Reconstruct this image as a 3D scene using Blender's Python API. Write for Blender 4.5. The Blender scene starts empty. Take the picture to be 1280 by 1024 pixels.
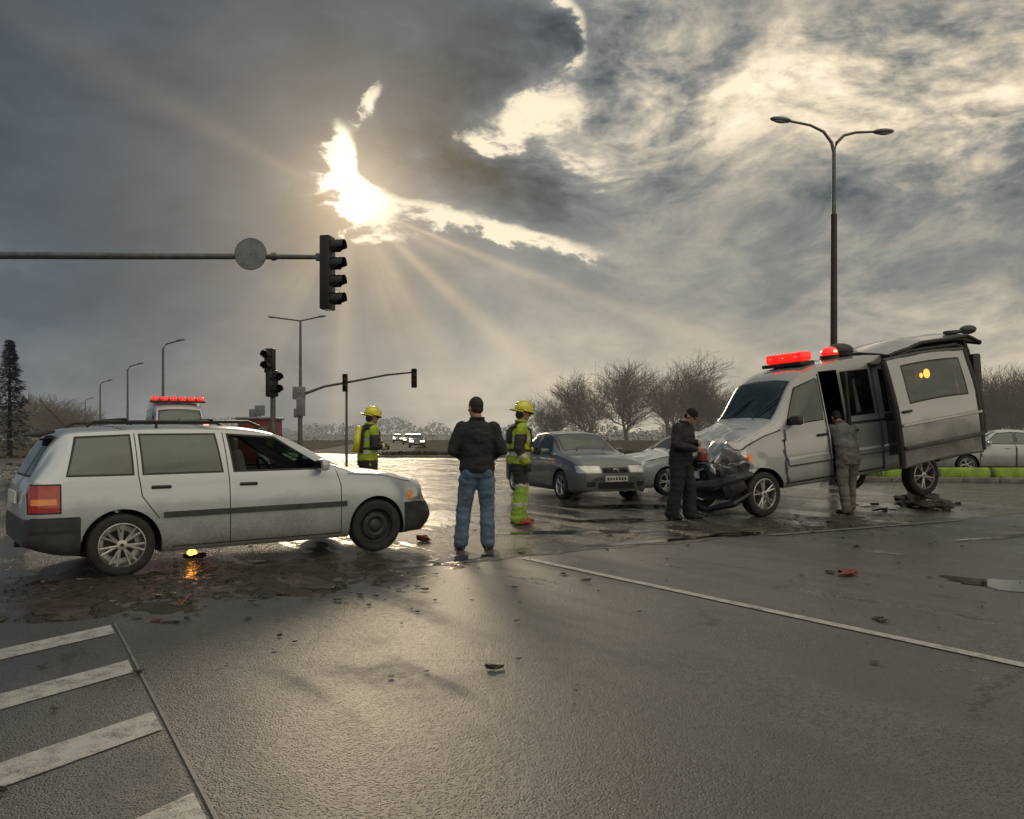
import bpy, bmesh, math, random
from mathutils import Vector, Matrix, noise
import numpy as np
rad=math.radians
scene=bpy.context.scene
scene.view_settings.view_transform='Standard'
scene.view_settings.look='None'
scene.view_settings.exposure=0
random.seed(7)
V=Vector
# ------------------------------------------------------------------ node helpers
class X:
    def __init__(s,nt,sock): s.nt=nt; s.s=sock
    def _m(s,op,a=None,b=None,clamp=False):
        n=s.nt.nodes.new('ShaderNodeMath'); n.operation=op; n.use_clamp=clamp
        for i,v in enumerate((s,a,b)):
            if v is None: continue
            if isinstance(v,X): s.nt.links.new(v.s,n.inputs[i])
            else: n.inputs[i].default_value=float(v)
        return X(s.nt,n.outputs[0])
    def __add__(s,o): return s._m('ADD',o)
    __radd__=__add__
    def __sub__(s,o): return s._m('SUBTRACT',o)
    def __rsub__(s,o): return (s*-1.0)+o
    def __mul__(s,o): return s._m('MULTIPLY',o)
    __rmul__=__mul__
    def __truediv__(s,o): return s._m('DIVIDE',o)
    def abs(s): return s._m('ABSOLUTE')
    def exp(s): return s._m('EXPONENT')
    def sqrt(s): return s._m('SQRT')
    def max(s,o): return s._m('MAXIMUM',o)
    def min(s,o): return s._m('MINIMUM',o)
    def atan2(s,o): return s._m('ARCTAN2',o)
    def asin(s): return s._m('ARCSINE')
    def sstep(s,a,b,lo=0.0,hi=1.0):
        n=s.nt.nodes.new('ShaderNodeMapRange'); n.interpolation_type='SMOOTHSTEP'
        s.nt.links.new(s.s,n.inputs[0])
        for i,v in zip((1,2,3,4),(a,b,lo,hi)): n.inputs[i].default_value=v
        return X(s.nt,n.outputs[0])
def comb(nt,x,y,z):
    n=nt.nodes.new('ShaderNodeCombineXYZ')
    for i,v in enumerate((x,y,z)):
        if isinstance(v,X): nt.links.new(v.s,n.inputs[i])
        else: n.inputs[i].default_value=v
    return n.outputs[0]
def sep(nt,sock):
    n=nt.nodes.new('ShaderNodeSeparateXYZ'); nt.links.new(sock,n.inputs[0])
    return [X(nt,o) for o in n.outputs]
def nz(nt,vec,scale,detail=4,rough=.5,dist=0.0):
    n=nt.nodes.new('ShaderNodeTexNoise'); n.inputs['Scale'].default_value=scale
    n.inputs['Detail'].default_value=detail; n.inputs['Roughness'].default_value=rough
    n.inputs['Distortion'].default_value=dist
    nt.links.new(vec,n.inputs['Vector']); return X(nt,n.outputs['Fac'])
def voro(nt,vec,scale,feature='F1'):
    n=nt.nodes.new('ShaderNodeTexVoronoi'); n.feature=feature; n.inputs['Scale'].default_value=scale
    nt.links.new(vec,n.inputs['Vector']); return X(nt,n.outputs['Distance'])
def ramp(nt,fac,stops):
    n=nt.nodes.new('ShaderNodeValToRGB'); cr=n.color_ramp
    while len(cr.elements)<len(stops): cr.elements.new(.5)
    for e,(p,c) in zip(cr.elements,stops):
        e.position=p; e.color=(c[0],c[1],c[2],1)
    nt.links.new(fac.s,n.inputs[0]); return n.outputs[0]
def mixc(nt,fac,a,b,mode='MIX'):
    n=nt.nodes.new('ShaderNodeMix'); n.data_type='RGBA'; n.blend_type=mode
    if isinstance(fac,X): nt.links.new(fac.s,n.inputs[0])
    else: n.inputs[0].default_value=fac
    for i,v in ((6,a),(7,b)):
        if isinstance(v,(tuple,list)): n.inputs[i].default_value=(v[0],v[1],v[2],1)
        else: nt.links.new(v,n.inputs[i])
    return n.outputs[2]
def newmat(name):
    m=bpy.data.materials.new(name); m.use_nodes=True
    nt=m.node_tree; b=nt.nodes['Principled BSDF']; return m,nt,b
def bump(nt,b,h,strength,dist):
    n=nt.nodes.new('ShaderNodeBump'); n.inputs['Strength'].default_value=strength; n.inputs['Distance'].default_value=dist
    nt.links.new(h.s,n.inputs['Height']); nt.links.new(n.outputs[0],b.inputs['Normal'])
def simple(name,col,rough=.5,metal=0,var=.25,scale=6,bmp=0,bdist=.002,emis=None,estr=0,coat=0,spec=.5):
    m,nt,b=newmat(name)
    tc=nt.nodes.new('ShaderNodeTexCoord').outputs['Object']
    n=nz(nt,tc,scale,3,.6)
    lo=tuple(c*(1-var) for c in col); hi=tuple(min(1,c*(1+var)) for c in col)
    nt.links.new(ramp(nt,n,[(.3,lo),(.7,hi)]),b.inputs['Base Color'])
    b.inputs['Metallic'].default_value=metal
    b.inputs['Roughness'].default_value=rough
    b.inputs['Specular IOR Level'].default_value=spec
    b.inputs['Coat Weight'].default_value=coat
    if bmp: bump(nt,b,nz(nt,tc,scale*6,2,.6),bmp,bdist)
    if emis:
        b.inputs['Emission Color'].default_value=(*emis,1); b.inputs['Emission Strength'].default_value=estr
    return m
def paint(name,col,metal=.55,dirt=.9):
    m,nt,b=newmat(name)
    tc=nt.nodes.new('ShaderNodeTexCoord').outputs['Object']
    x,y,z=sep(nt,tc)
    n=nz(nt,tc,2.5,6,.65)
    n2=nz(nt,tc,40,2,.7)
    low=z.sstep(.15,1.05,1,0)
    d=((low*1.15+n*.9-.74)*dirt)._m('ADD',0,clamp=True)
    d=(d*(n2*.8+.5))._m('ADD',.02,clamp=True)
    c=mixc(nt,d,col,(.10,.088,.075))
    nt.links.new(c,b.inputs['Base Color'])
    nt.links.new((d*-1*metal+metal).s,b.inputs['Metallic'])
    nt.links.new((d*.5+.24).s,b.inputs['Roughness'])
    nt.links.new((d*-.8+.9)._m('ADD',0,clamp=True).s,b.inputs['Coat Weight'])
    b.inputs['Coat Roughness'].default_value=.06
    return m
def glassmat(name,tint=(.22,.27,.27),refl=.1,dirt=.06):
    m,nt,b=newmat(name); nt.nodes.remove(b)
    out=nt.nodes['Material Output']
    tr=nt.nodes.new('ShaderNodeBsdfTransparent'); tr.inputs[0].default_value=(*tint,1)
    gl=nt.nodes.new('ShaderNodeBsdfGlossy'); gl.inputs[0].default_value=(.85,.95,.95,1); gl.inputs['Roughness'].default_value=.04
    lw=nt.nodes.new('ShaderNodeLayerWeight'); lw.inputs[0].default_value=.5
    df=nt.nodes.new('ShaderNodeBsdfDiffuse'); df.inputs[0].default_value=(.16,.17,.15,1)
    tc=nt.nodes.new('ShaderNodeTexCoord').outputs['Object']
    n=nz(nt,tc,3,4,.7)
    fc=X(nt,lw.outputs['Facing'])
    f=(fc._m('POWER',4.5)*.85+(.045+refl))
    mx=nt.nodes.new('ShaderNodeMixShader'); nt.links.new(f.s,mx.inputs[0]); nt.links.new(tr.outputs[0],mx.inputs[1]); nt.links.new(gl.outputs[0],mx.inputs[2])
    m2=nt.nodes.new('ShaderNodeMixShader'); nt.links.new(n.sstep(.4,.8,.01,dirt*2).s,m2.inputs[0]); nt.links.new(mx.outputs[0],m2.inputs[1]); nt.links.new(df.outputs[0],m2.inputs[2])
    nt.links.new(m2.outputs[0],out.inputs[0]); return m
# ------------------------------------------------------------------ materials
M={}
M['silver']=paint('silver_paint',(.50,.56,.62),.35)
M['silver_van']=paint('silver_van_paint',(.40,.42,.44),.35)
M['grey']=paint('grey_paint',(.13,.15,.17),.6)
M['white']=paint('white_paint',(.55,.57,.6),.1)
M['far_car']=paint('far_car_paint',(.10,.105,.11),.2)
M['glass']=glassmat('car_glass',(.26,.33,.31),.08)
M['rubber']=simple('rubber_trim',(.02,.02,.021),.55)
M['trim']=simple('bumper_plastic',(.045,.047,.052),.5,var=.4,scale=5,bmp=.15)
M['tyre']=simple('tyre_rubber',(.025,.025,.026),.75,var=.5,scale=9,bmp=.3)
M['alloy']=simple('alloy',(.5,.5,.5),.35,.9)
M['steel']=simple('dark_steel_wheel',(.05,.05,.052),.5,.4)
M['black']=simple('black_plastic',(.015,.015,.016),.4)
M['chrome']=simple('chrome',(.6,.6,.6),.15,1)
M['lensred']=simple('tail_lens_red',(.25,.008,.006),.15,coat=1,emis=(1,.03,.01),estr=.05)
M['lensor']=simple('lens_amber',(.55,.16,.02),.15,coat=1,emis=(1,.25,.02),estr=.15)
M['lensclr']=simple('headlamp_lens',(.55,.57,.58),.08,.6,coat=1)
M['interior']=simple('interior_cloth',(.05,.05,.055),.85,bmp=.3)
M['plate']=simple('plate_white',(.7,.7,.68),.4)
M['redlamp']=simple('red_beacon',(.7,.01,.008),.15,coat=1,emis=(1,.014,.008),estr=1.2)
M['redcore']=simple('red_beacon_core',(1,.1,.08),.2,emis=(1,.14,.09),estr=8)
M['amberglow']=simple('amber_glow',(1,.4,.05),.2,emis=(1,.34,.04),estr=8)
M['headlamp_on']=simple('headlamp_on',(1,.9,.7),.2,emis=(1,.85,.6),estr=4)
M['pole']=simple('galvanised_pole',(.14,.145,.15),.5,.5)
M['poledark']=simple('dark_pole',(.05,.035,.033),.5,.2)
M['lampglass']=simple('lamp_lens',(.5,.45,.35),.2)
M['signback']=simple('sign_back',(.20,.22,.24),.5,.3)
M['jblack']=simple('black_jacket',(.020,.020,.024),.8,var=.4,scale=9,bmp=.4,bdist=.004)
M['jeans']=simple('denim',(.10,.15,.23),.85,var=.35,scale=7,bmp=.4)
M['trdark']=simple('dark_trousers',(.02,.021,.025),.85,var=.3)
M['trgrey']=simple('grey_trousers',(.13,.12,.11),.85,var=.5,scale=5)
M['jgrey']=simple('grey_jacket',(.11,.11,.115),.85,var=.7,scale=4)
M['skin']=simple('skin',(.42,.24,.17),.55,var=.12)
M['shoe']=simple('shoe_leather',(.02,.018,.017),.45)
M['shoeor']=simple('orange_boot',(.30,.05,.03),.5)
M['hair']=simple('hair',(.02,.016,.014),.7,bmp=.5,scale=30)
M['beanie']=simple('knit_cap',(.014,.014,.018),.95,bmp=.6,scale=40)
M['hivis']=simple('hivis_lime',(.38,.50,.03),.7,var=.3,scale=7,bmp=.3)
M['hivis2']=simple('hivis_lime_trousers',(.28,.46,.07),.7,var=.3,scale=7,bmp=.3)
M['reflect']=simple('reflective_tape',(.55,.56,.55),.3,.2)
M['ffdark']=simple('fire_kit_dark',(.03,.032,.03),.8)
M['helmet']=simple('helmet_yellow',(.66,.64,.02),.25,coat=1)
M['eye']=simple('eye',(.05,.04,.03),.2)
M['bark']=simple('bark',(.055,.046,.038),.9,var=.3)
M['barkfar']=simple('bark_far',(.12,.10,.085),1,var=.2,emis=(.78,.70,.58),estr=.05,spec=.1)  # pale colour and faint emission paint in distance haze
M['needle']=simple('needles',(.022,.034,.030),.9,var=.5,scale=1,emis=(.6,.7,.75),estr=.012)  # slight bluish emission stands in for haze over the needles
M['bushfar']=simple('bush_far',(.10,.09,.07),1,var=.3,emis=(.8,.72,.58),estr=.045,spec=.1)  # weak warm emission imitates haze in front of the bushes
M['farveg']=simple('far_vegetation',(.15,.15,.135),1,var=.3,scale=.05,emis=(.86,.82,.72),estr=.15,spec=0)  # aerial haze painted in as pale colour plus emission
M['debris']=simple('debris',(.04,.032,.028),.6,var=.7,scale=20)
M['debrisred']=simple('debris_red',(.17,.035,.025),.6,var=.7,scale=20)
M['kerb']=simple('concrete_kerb',(.20,.19,.175),.8,var=.45,scale=3,bmp=.4)
M['dirtblock']=simple('muddy_concrete',(.07,.062,.052),.7,var=.6,scale=5,bmp=.5)
M['greenb']=simple('green_painted_concrete',(.24,.38,.04),.6,var=.35,scale=3,bmp=.3)
M['greenleaf']=simple('grass_blades',(.10,.17,.03),.8,var=.5,scale=4)
M['drygrass']=simple('dry_grass',(.10,.085,.05),.9,var=.5,scale=2,spec=.1)
M['roadfar']=simple('distant_asphalt',(.11,.108,.10),1,var=.35,scale=.2,spec=.06,emis=(.85,.80,.68),estr=.05)  # faint emission imitates haze over the far road
# ------------------------------------------------------------------ builder
def align(p0,p1):
    d=(p1-p0); q=V((0,0,1)).rotation_difference(d.normalized()) if d.length>1e-9 else Matrix.Identity(3).to_quaternion()
    return Matrix.Translation((p0+p1)/2)@q.to_matrix().to_4x4(), d.length
class B:
    def __init__(s): s.bm=bmesh.new(); s.m=[]
    def mi(s,k):
        if k not in s.m: s.m.append(k)
        return s.m.index(k)
    def _f(s,verts,k,smooth):
        i=s.mi(k); fs=set(f for v in verts for f in v.link_faces)
        for f in fs: f.material_index=i; f.smooth=smooth
        return fs
    def box(s,c,size,k,rot=None,bev=0,seg=2,taper=None):
        r=bmesh.ops.create_cube(s.bm,size=1); vs=r['verts']
        mat=Matrix.Translation(V(c))@(rot.to_4x4() if rot else Matrix.Identity(4))
        for v in vs:
            p=V((v.co.x*size[0],v.co.y*size[1],v.co.z*size[2]))
            if taper and v.co.z>0: p.x*=taper[0]; p.y*=taper[1]
            v.co=p
        if bev:
            es=list(set(e for v in vs for e in v.link_edges))
            rr=bmesh.ops.bevel(s.bm,geom=es,offset=bev,segments=seg,affect='EDGES',profile=.5)
            vs=list(set(vv for f in rr['faces'] for vv in f.verts)|set(v for v in vs if v.is_valid))
            ext=set(vs)
            for v in list(ext):
                for f in v.link_faces: ext.update(f.verts)
            vs=list(ext)
        for v in vs: v.co=mat@v.co
        s._f(vs,k,bool(bev))
    def tube(s,p0,p1,r0,r1,k,n=14,caps=True):
        p0=V(p0);p1=V(p1); m,L=align(p0,p1)
        r=bmesh.ops.create_cone(s.bm,cap_ends=caps,segments=n,radius1=max(r0,1e-4),radius2=max(r1,1e-4),depth=L,matrix=m)
        fs=s._f(r['verts'],k,True)
        for f in fs:
            if len(f.verts)>4: f.smooth=False
    def sph(s,c,r,k,rot=None,u=18,v=12):
        if not hasattr(r,'__len__'): r=(r,r,r)
        m=Matrix.Translation(V(c))@(rot.to_4x4() if rot else Matrix.Identity(4))@Matrix.Diagonal((*r,1))
        q=bmesh.ops.create_uvsphere(s.bm,u_segments=u,v_segments=v,radius=1,matrix=m); s._f(q['verts'],k,True)
        return q['verts']
    def path(s,pts,rs,k,n=10):
        pts=[V(p) for p in pts]; rings=[]
        if not hasattr(rs,'__len__'): rs=[rs]*len(pts)
        for i,p in enumerate(pts):
            d=(pts[min(i+1,len(pts)-1)]-pts[max(i-1,0)]).normalized()
            a=d.cross(V((0,.13,1)) if abs(d.z)<.9 else V((1,0,0))).normalized(); b=d.cross(a)
            rings.append([s.bm.verts.new(p+(a*math.cos(t)+b*math.sin(t))*rs[i]) for t in [2*math.pi*j/n for j in range(n)]])
        i=s.mi(k)
        for a,b in zip(rings,rings[1:]):
            for j in range(n):
                f=s.bm.faces.new((a[j],a[(j+1)%n],b[(j+1)%n],b[j])); f.material_index=i; f.smooth=True
        for r in (rings[0],rings[-1]):
            f=s.bm.faces.new(r); f.material_index=i
    def lathe(s,prof,k,mat=None,n=32):
        mat=mat or Matrix.Identity(4); rings=[]
        for r,y in prof:
            rings.append([s.bm.verts.new(mat@V((r*math.cos(2*math.pi*j/n),y,r*math.sin(2*math.pi*j/n)))) for j in range(n)])
        i=s.mi(k)
        for a,b in zip(rings,rings[1:]):
            for j in range(n):
                f=s.bm.faces.new((a[j],a[(j+1)%n],b[(j+1)%n],b[j])); f.material_index=i; f.smooth=True
    def poly(s,pts,k):
        f=s.bm.faces.new([s.bm.verts.new(V(p)) for p in pts]); f.material_index=s.mi(k); return f
    def obj(s,name,parent=None,recalc=True,sharp=35):
        if recalc: bmesh.ops.recalc_face_normals(s.bm,faces=s.bm.faces[:])
        me=bpy.data.meshes.new(name); s.bm.to_mesh(me); s.bm.free()
        for k in s.m: me.materials.append(M[k])
        if sharp: me.set_sharp_from_angle(angle=rad(sharp))
        o=bpy.data.objects.new(name,me); scene.collection.objects.link(o)
        if parent: o.parent=parent
        return o
def empty(name,loc=(0,0,0)):
    e=bpy.data.objects.new(name,None); e.empty_display_size=.2; e.location=loc; scene.collection.objects.link(e); return e
# ------------------------------------------------------------------ car shell
def pchip(tab):
    x=np.array([t[0] for t in tab],float); y=np.array([t[1] for t in tab],float)
    h=np.diff(x); d=np.diff(y)/h; m=np.zeros(len(x)); m[0]=d[0]; m[-1]=d[-1]
    for i in range(1,len(x)-1):
        if d[i-1]*d[i]>0:
            w1=2*h[i]+h[i-1]; w2=h[i]+2*h[i-1]; m[i]=(w1+w2)/(w1/d[i-1]+w2/d[i])
    def f(t):
        t=min(max(t,x[0]),x[-1]); i=min(int(np.searchsorted(x,t,side='right'))-1,len(h)-1); i=max(i,0)
        s=(t-x[i])/h[i]
        return float((2*s**3-3*s**2+1)*y[i]+(s**3-2*s**2+s)*h[i]*m[i]+(-2*s**3+3*s**2)*y[i+1]+(s**3-s**2)*h[i]*m[i+1])
    return f
def section(ft,fb,f0,fw,fr,x,crown):
    zt=ft(x); z0=f0(x); w=fw(x); wr=min(fr(x),w*.93); sh=min(fb(x),zt-.05); g=zt-sh
    hb=sh-z0
    P=[(w*.93,z0),(w*.985,z0+hb*.10),(w*1.0,z0+hb*.42),(w*1.0,z0+hb*.62),(w*.985,z0+hb*.86),(w*.955,sh),
       (w*.955*.55+wr*.45,sh+g*.47),(wr+.008,zt-min(.075,g*.32)),(wr-.05,zt-min(.014,g*.1)),(wr*.5,zt+crown*.75*min(1,w)),(0,zt+crown*min(1,w))]
    out=[]
    n=len(P); sub=[2,4,2,3,3,5,6,4,4,4]
    for i in range(n-1):
        p0=P[max(i-1,0)];p1=P[i];p2=P[i+1];p3=P[min(i+2,n-1)]
        if i==n-2: p3=(-P[n-2][0],P[n-2][1])
        for j in range(sub[i]):
            t=j/sub[i]
            q=[.5*((2*p1[a])+(-p0[a]+p2[a])*t+(2*p0[a]-5*p1[a]+4*p2[a]-p3[a])*t*t+(-p0[a]+3*p1[a]-3*p2[a]+p3[a])*t**3) for a in (0,1)]
            out.append(q)
    out.append(P[-1]); return out
def pip(p,poly):
    x,y=p; c=False; j=len(poly)-1
    for i in range(len(poly)):
        xi,yi=poly[i]; xj,yj=poly[j]
        if (yi>y)!=(yj>y) and x<(xj-xi)*(y-yi)/(yj-yi)+xi: c=not c
        j=i
    return c
class Shell:
    def __init__(s,T,L,crown=.03):
        s.L=L; F=[pchip(T[k]) for k in ('top','belt','bot','wid','rw')]; s.F=F
        xs=np.unique(np.round(np.concatenate([np.linspace(0,.15,8),np.linspace(.15,.6,10),np.linspace(.6,L-.6,int((L-1.2)/.075)),np.linspace(L-.6,L-.12,9),np.linspace(L-.12,L,8)]),4))
        bm=s.bm=bmesh.new(); rings=[]
        for x in xs:
            sec=section(*F,x,crown)
            full=[(y,z) for y,z in sec]+[(-y,z) for y,z in sec[-2::-1]]
            rings.append([bm.verts.new((x,y,z)) for y,z in full])
        for a,b in zip(rings,rings[1:]):
            for j in range(len(a)-1): bm.faces.new((a[j],a[j+1],b[j+1],b[j]))
        bm.faces.new(rings[0]); bm.faces.new(rings[-1][::-1])
        bm.normal_update()
        tst=max(bm.faces,key=lambda f:f.calc_center_median().z)
        if tst.normal.z<0:
            for f in bm.faces: f.normal_flip()
        bm.normal_update()
        for f in bm.faces: f.smooth=True
        s.m=['body']
    def mi(s,k):
        if k not in s.m: s.m.append(k)
        return s.m.index(k)
    def cut(s,poly,axis,sgn,nmin=.3,cond=None):
        if axis=='side': U,W,N=V((1,0,0)),V((0,0,1)),V((0,sgn,0))
        elif axis=='top': U,W,N=V((0,1,0)),V((1,0,0)),V((0,0,1))
        else: U,W,N=V((0,1,0)),V((0,0,1)),V((sgn,0,0))
        u0=min(p[0] for p in poly);u1=max(p[0] for p in poly);w0=min(p[1] for p in poly);w1=max(p[1] for p in poly)
        fs=[]
        for f in s.bm.faces:
            if f.normal.dot(N)<nmin: continue
            us=[v.co.dot(U) for v in f.verts]; ws=[v.co.dot(W) for v in f.verts]
            if max(us)<u0 or min(us)>u1 or max(ws)<w0 or min(ws)>w1: continue
            if cond and not cond(f.calc_center_median()): continue
            fs.append(f)
        for a,b in zip(poly,poly[1:]+poly[:1]):
            du,dw=b[0]-a[0],b[1]-a[1]; l=math.hypot(du,dw)
            if l<1e-6: continue
            no=U*(dw/l)-W*(du/l); co=U*a[0]+W*a[1]
            geom=set(fs)
            for f in fs: geom.update(f.edges); geom.update(f.verts)
            r=bmesh.ops.bisect_plane(s.bm,geom=list(geom),dist=1e-5,plane_co=co,plane_no=no)
            fs=[g for g in r['geom'] if isinstance(g,bmesh.types.BMFace) and g.is_valid]
        res=[]
        for f in fs:
            c=f.calc_center_median()
            if pip((c.dot(U),c.dot(W)),poly): res.append(f)
        return res
    def boxcut(s,x0,x1,y0,y1,z0,z1,sgn):
        fs=[]
        for f in s.bm.faces:
            xs=[v.co.x for v in f.verts];ys=[v.co.y*sgn for v in f.verts];zs=[v.co.z for v in f.verts]
            if max(xs)<x0 or min(xs)>x1 or max(ys)<y0 or min(ys)>y1 or max(zs)<z0 or min(zs)>z1: continue
            fs.append(f)
        for co,no in ((V((x0,0,0)),V((1,0,0))),(V((x1,0,0)),V((1,0,0))),(V((0,y0*sgn,0)),V((0,1,0))),(V((0,y1*sgn,0)),V((0,1,0))),(V((0,0,z0)),V((0,0,1))),(V((0,0,z1)),V((0,0,1)))):
            geom=set(fs)
            for f in fs: geom.update(f.edges); geom.update(f.verts)
            r=bmesh.ops.bisect_plane(s.bm,geom=list(geom),dist=1e-5,plane_co=co,plane_no=no)
            fs=[g for g in r['geom'] if isinstance(g,bmesh.types.BMFace) and g.is_valid]
        res=[]
        for f in fs:
            c=f.calc_center_median()
            if x0<c.x<x1 and y0<c.y*sgn<y1 and z0<c.z<z1: res.append(f)
        return res
    def setm(s,fs,k):
        i=s.mi(k)
        for f in fs: f.material_index=i
    def push(s,fs,vec):
        if not fs: return
        r=bmesh.ops.extrude_face_region(s.bm,geom=fs)
        vs=[g for g in r['geom'] if isinstance(g,bmesh.types.BMVert)]
        for v in vs: v.co+=vec
    def window(s,poly,axis,sgn,nmin=.3,grow=.02,delete=False,push=.008,glass='glass'):
        cx=sum(p[0] for p in poly)/len(poly); cy=sum(p[1] for p in poly)/len(poly)
        outer=[]
        for p in poly:
            d=V((p[0]-cx,p[1]-cy)); outer.append((p[0]+grow*(1 if d.x>0 else -1),p[1]+grow*(1 if d.y>0 else -1)))
        s.setm(s.cut(outer,axis,sgn,nmin),'rubber')
        fs=s.cut(poly,axis,sgn,nmin)
        if delete: bmesh.ops.delete(s.bm,geom=fs,context='FACES'); return
        s.setm(fs,glass)
        N={'side':V((0,-sgn,0)),'top':V((-.4,0,-.9)),'end':V((-sgn,0,0))}[axis]
        s.push(fs,N*push)
    def seam(s,pts,axis,sgn,w=.011,nmin=.1,k='rubber',depth=.012):
        for a,b in zip(pts,pts[1:]):
            d=V((b[0]-a[0],b[1]-a[1])).normalized(); n=V((-d.y,d.x))*w/2
            q=[(a[0]+n.x,a[1]+n.y),(b[0]+n.x,b[1]+n.y),(b[0]-n.x,b[1]-n.y),(a[0]-n.x,a[1]-n.y)]
            fs=s.cut(q,axis,sgn,nmin); s.setm(fs,k)
            N={'side':V((0,-sgn,0)),'top':V((0,0,-1)),'end':V((-sgn,0,0))}[axis]
            s.push(fs,N*depth)
    def arch(s,xc,zc,R,depth=.28,half=.5):
        for sgn in (1,-1):
            poly=[(xc+R,-.2)]+[(xc+R*math.cos(t),zc+R*math.sin(t)) for t in np.linspace(0,math.pi,19)]+[(xc-R,-.2)]
            fs=s.cut(poly,'side',sgn,-.2,cond=lambda c:c.y*sgn>half)
            bmesh.ops.delete(s.bm,geom=fs,context='FACES')
            es=[e for e in s.bm.edges if len(e.link_faces)==1 and all(v.co.y*sgn>half*.8 and abs(math.hypot(v.co.x-xc,v.co.z-zc)-R)<.012 or (v.co.y*sgn>half*.8 and abs(abs(v.co.x-xc)-R)<.004 and v.co.z<zc) for v in e.verts)]
            r=bmesh.ops.extrude_edge_only(s.bm,edges=es)
            vs=[g for g in r['geom'] if isinstance(g,bmesh.types.BMVert)]
            nf=[g for g in r['geom'] if isinstance(g,bmesh.types.BMFace)]
            for v in vs: v.co.y-=sgn*depth
            s.setm(nf,'rubber')
    def obj(s,name,body,parent,fn=None):
        if fn:
            for v in s.bm.verts: v.co=fn(v.co.copy())
        bmesh.ops.triangulate(s.bm,faces=[f for f in s.bm.faces if len(f.verts)>4])
        me=bpy.data.meshes.new(name); s.bm.to_mesh(me); s.bm.free()
        for k in s.m: me.materials.append(M[body if k=='body' else k])
        me.set_sharp_from_angle(angle=rad(28))
        o=bpy.data.objects.new(name,me); scene.collection.objects.link(o); o.parent=parent; return o
def wheel(name,R,w,style,parent,x,y,sgn,z=None,steer=0):
    b=B(); S=1 if sgn>0 else -1
    mt=Matrix.Scale(S,4,V((0,1,0)))
    h=w/2
    b.lathe([(.66*R,-h*.75),(.72*R,-h*.95),(.84*R,-h*1.02),(.94*R,-h*.95),(.985*R,-h*.8),(R,-h*.5),(R,-h*.12),(R*.985,-h*.1),(R*.985,h*.1),(R,h*.12),(R,h*.5),(.985*R,h*.8),(.94*R,h*.95),(.84*R,h*1.02),(.72*R,h*.95),(.66*R,h*.75)],'tyre',mt,40)
    rim='alloy' if style!='steel' else 'steel'
    b.lathe([(.70*R,h*.90),(.67*R,h*.93),(.645*R,h*.80),(.62*R,h*.3),(.61*R,-h*.6),(.0001,-h*.6)],rim,mt,36)
    b.lathe([(.45*R,-h*.2),(.45*R,-h*.3),(.001,-h*.3)],'steel',mt,24)
    if style=='steel':
        b.lathe([(.64*R,h*.45),(.56*R,h*.25),(.5*R,h*.5),(.36*R,h*.62),(.26*R,h*.4),(.20*R,h*.6),(.12*R,h*.7),(.001,h*.7)],rim,mt,36)
        for i in range(8):
            a=i*math.pi/4; b.tube(mt@V((.47*R*math.cos(a),h*.50,.47*R*math.sin(a))),mt@V((.47*R*math.cos(a),h*.57,.47*R*math.sin(a))),.035*R*1.6,.035*R*1.6,'black',8)
    else:
        ns=7 if style=='multi' else 5
        for i in range(ns):
            for da in (-.16,.16):
                a=i*2*math.pi/ns+.3
                p0=mt@V((.14*R*math.cos(a),h*.62,.14*R*math.sin(a))); a2=a+da
                p1=mt@V((.655*R*math.cos(a2),h*.74,.655*R*math.sin(a2)))
                b.tube(p0,p1,.052*R,.042*R,'alloy',7)
        b.lathe([(.17*R,h*.5),(.16*R,h*.78),(.10*R,h*.82),(.0001,h*.82)],'alloy',mt,20)
        b.lathe([(.06*R,h*.83),(.05*R,h*.86),(.0001,h*.86)],'black',mt,12)
    o=b.obj(name,parent); o.location=(x,y,R if z is None else z); o.rotation_euler=(0,random.random()*3,steer)
    return o
def interior(parent,L,xs,wid,zf,zb,sc=1,wheelside=1,front=3.0):
    b=B()
    b.box((L/2-.1,0,zf),(L*.80,wid*2*.62,.06),'black')
    for x in xs:
        for y in (-.38*wid/.85,.38*wid/.85):
            b.box((x,y,zf+.30*sc),(.5*sc,.5*sc,.16*sc),'interior',bev=.05)
            b.box((x-.27*sc,y,zf+.62*sc),(.14*sc,.48*sc,.62*sc),'interior',rot=Matrix.Rotation(-.22,3,'Y'),bev=.05)
            b.box((x-.37*sc,y,zf+1.02*sc),(.09*sc,.26*sc,.17*sc),'interior',rot=Matrix.Rotation(-.2,3,'Y'),bev=.035)
    b.box((front,0,zb-.12),(.34,wid*1.6,.20),'interior',bev=.05)
    c=V((front-.30,wheelside*.38*wid/.85,zb-.03)); rm=Matrix.Rotation(-.45,3,'Y')
    pts=[c+rm@V((0,.18*math.cos(t),.18*math.sin(t))) for t in np.linspace(0,2*math.pi,25)]
    b.path(pts,.014,'black',8); b.tube(c,c+V((.25,0,-.1)),.03,.03,'black'); b.path([pts[0],c,pts[12]],.014,'black',6)
    b.obj('interior',parent)
def place(root,pl,pw,yaw,pitch=0,roll=0):
    Rm=(Matrix.Rotation(yaw,3,'Z')@Matrix.Rotation(pitch,3,'Y')@Matrix.Rotation(roll,3,'X'))
    root.rotation_euler=Rm.to_euler(); root.location=V(pw)-Rm@V(pl); return Rm
def mirror_part(b,x,y,z,sgn,k,sc=1):
    b.box((x,sgn*(y+.09*sc),z+.05*sc),(.10*sc,.20*sc,.13*sc),k,bev=.035*sc)
    b.box((x-.052*sc,sgn*(y+.09*sc),z+.05*sc),(.004,.16*sc,.09*sc),'chrome')
    b.tube((x+.01,sgn*(y-.05),z-.01),(x,sgn*(y+.05),z+.03),.03*sc,.02*sc,'black',8)
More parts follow.
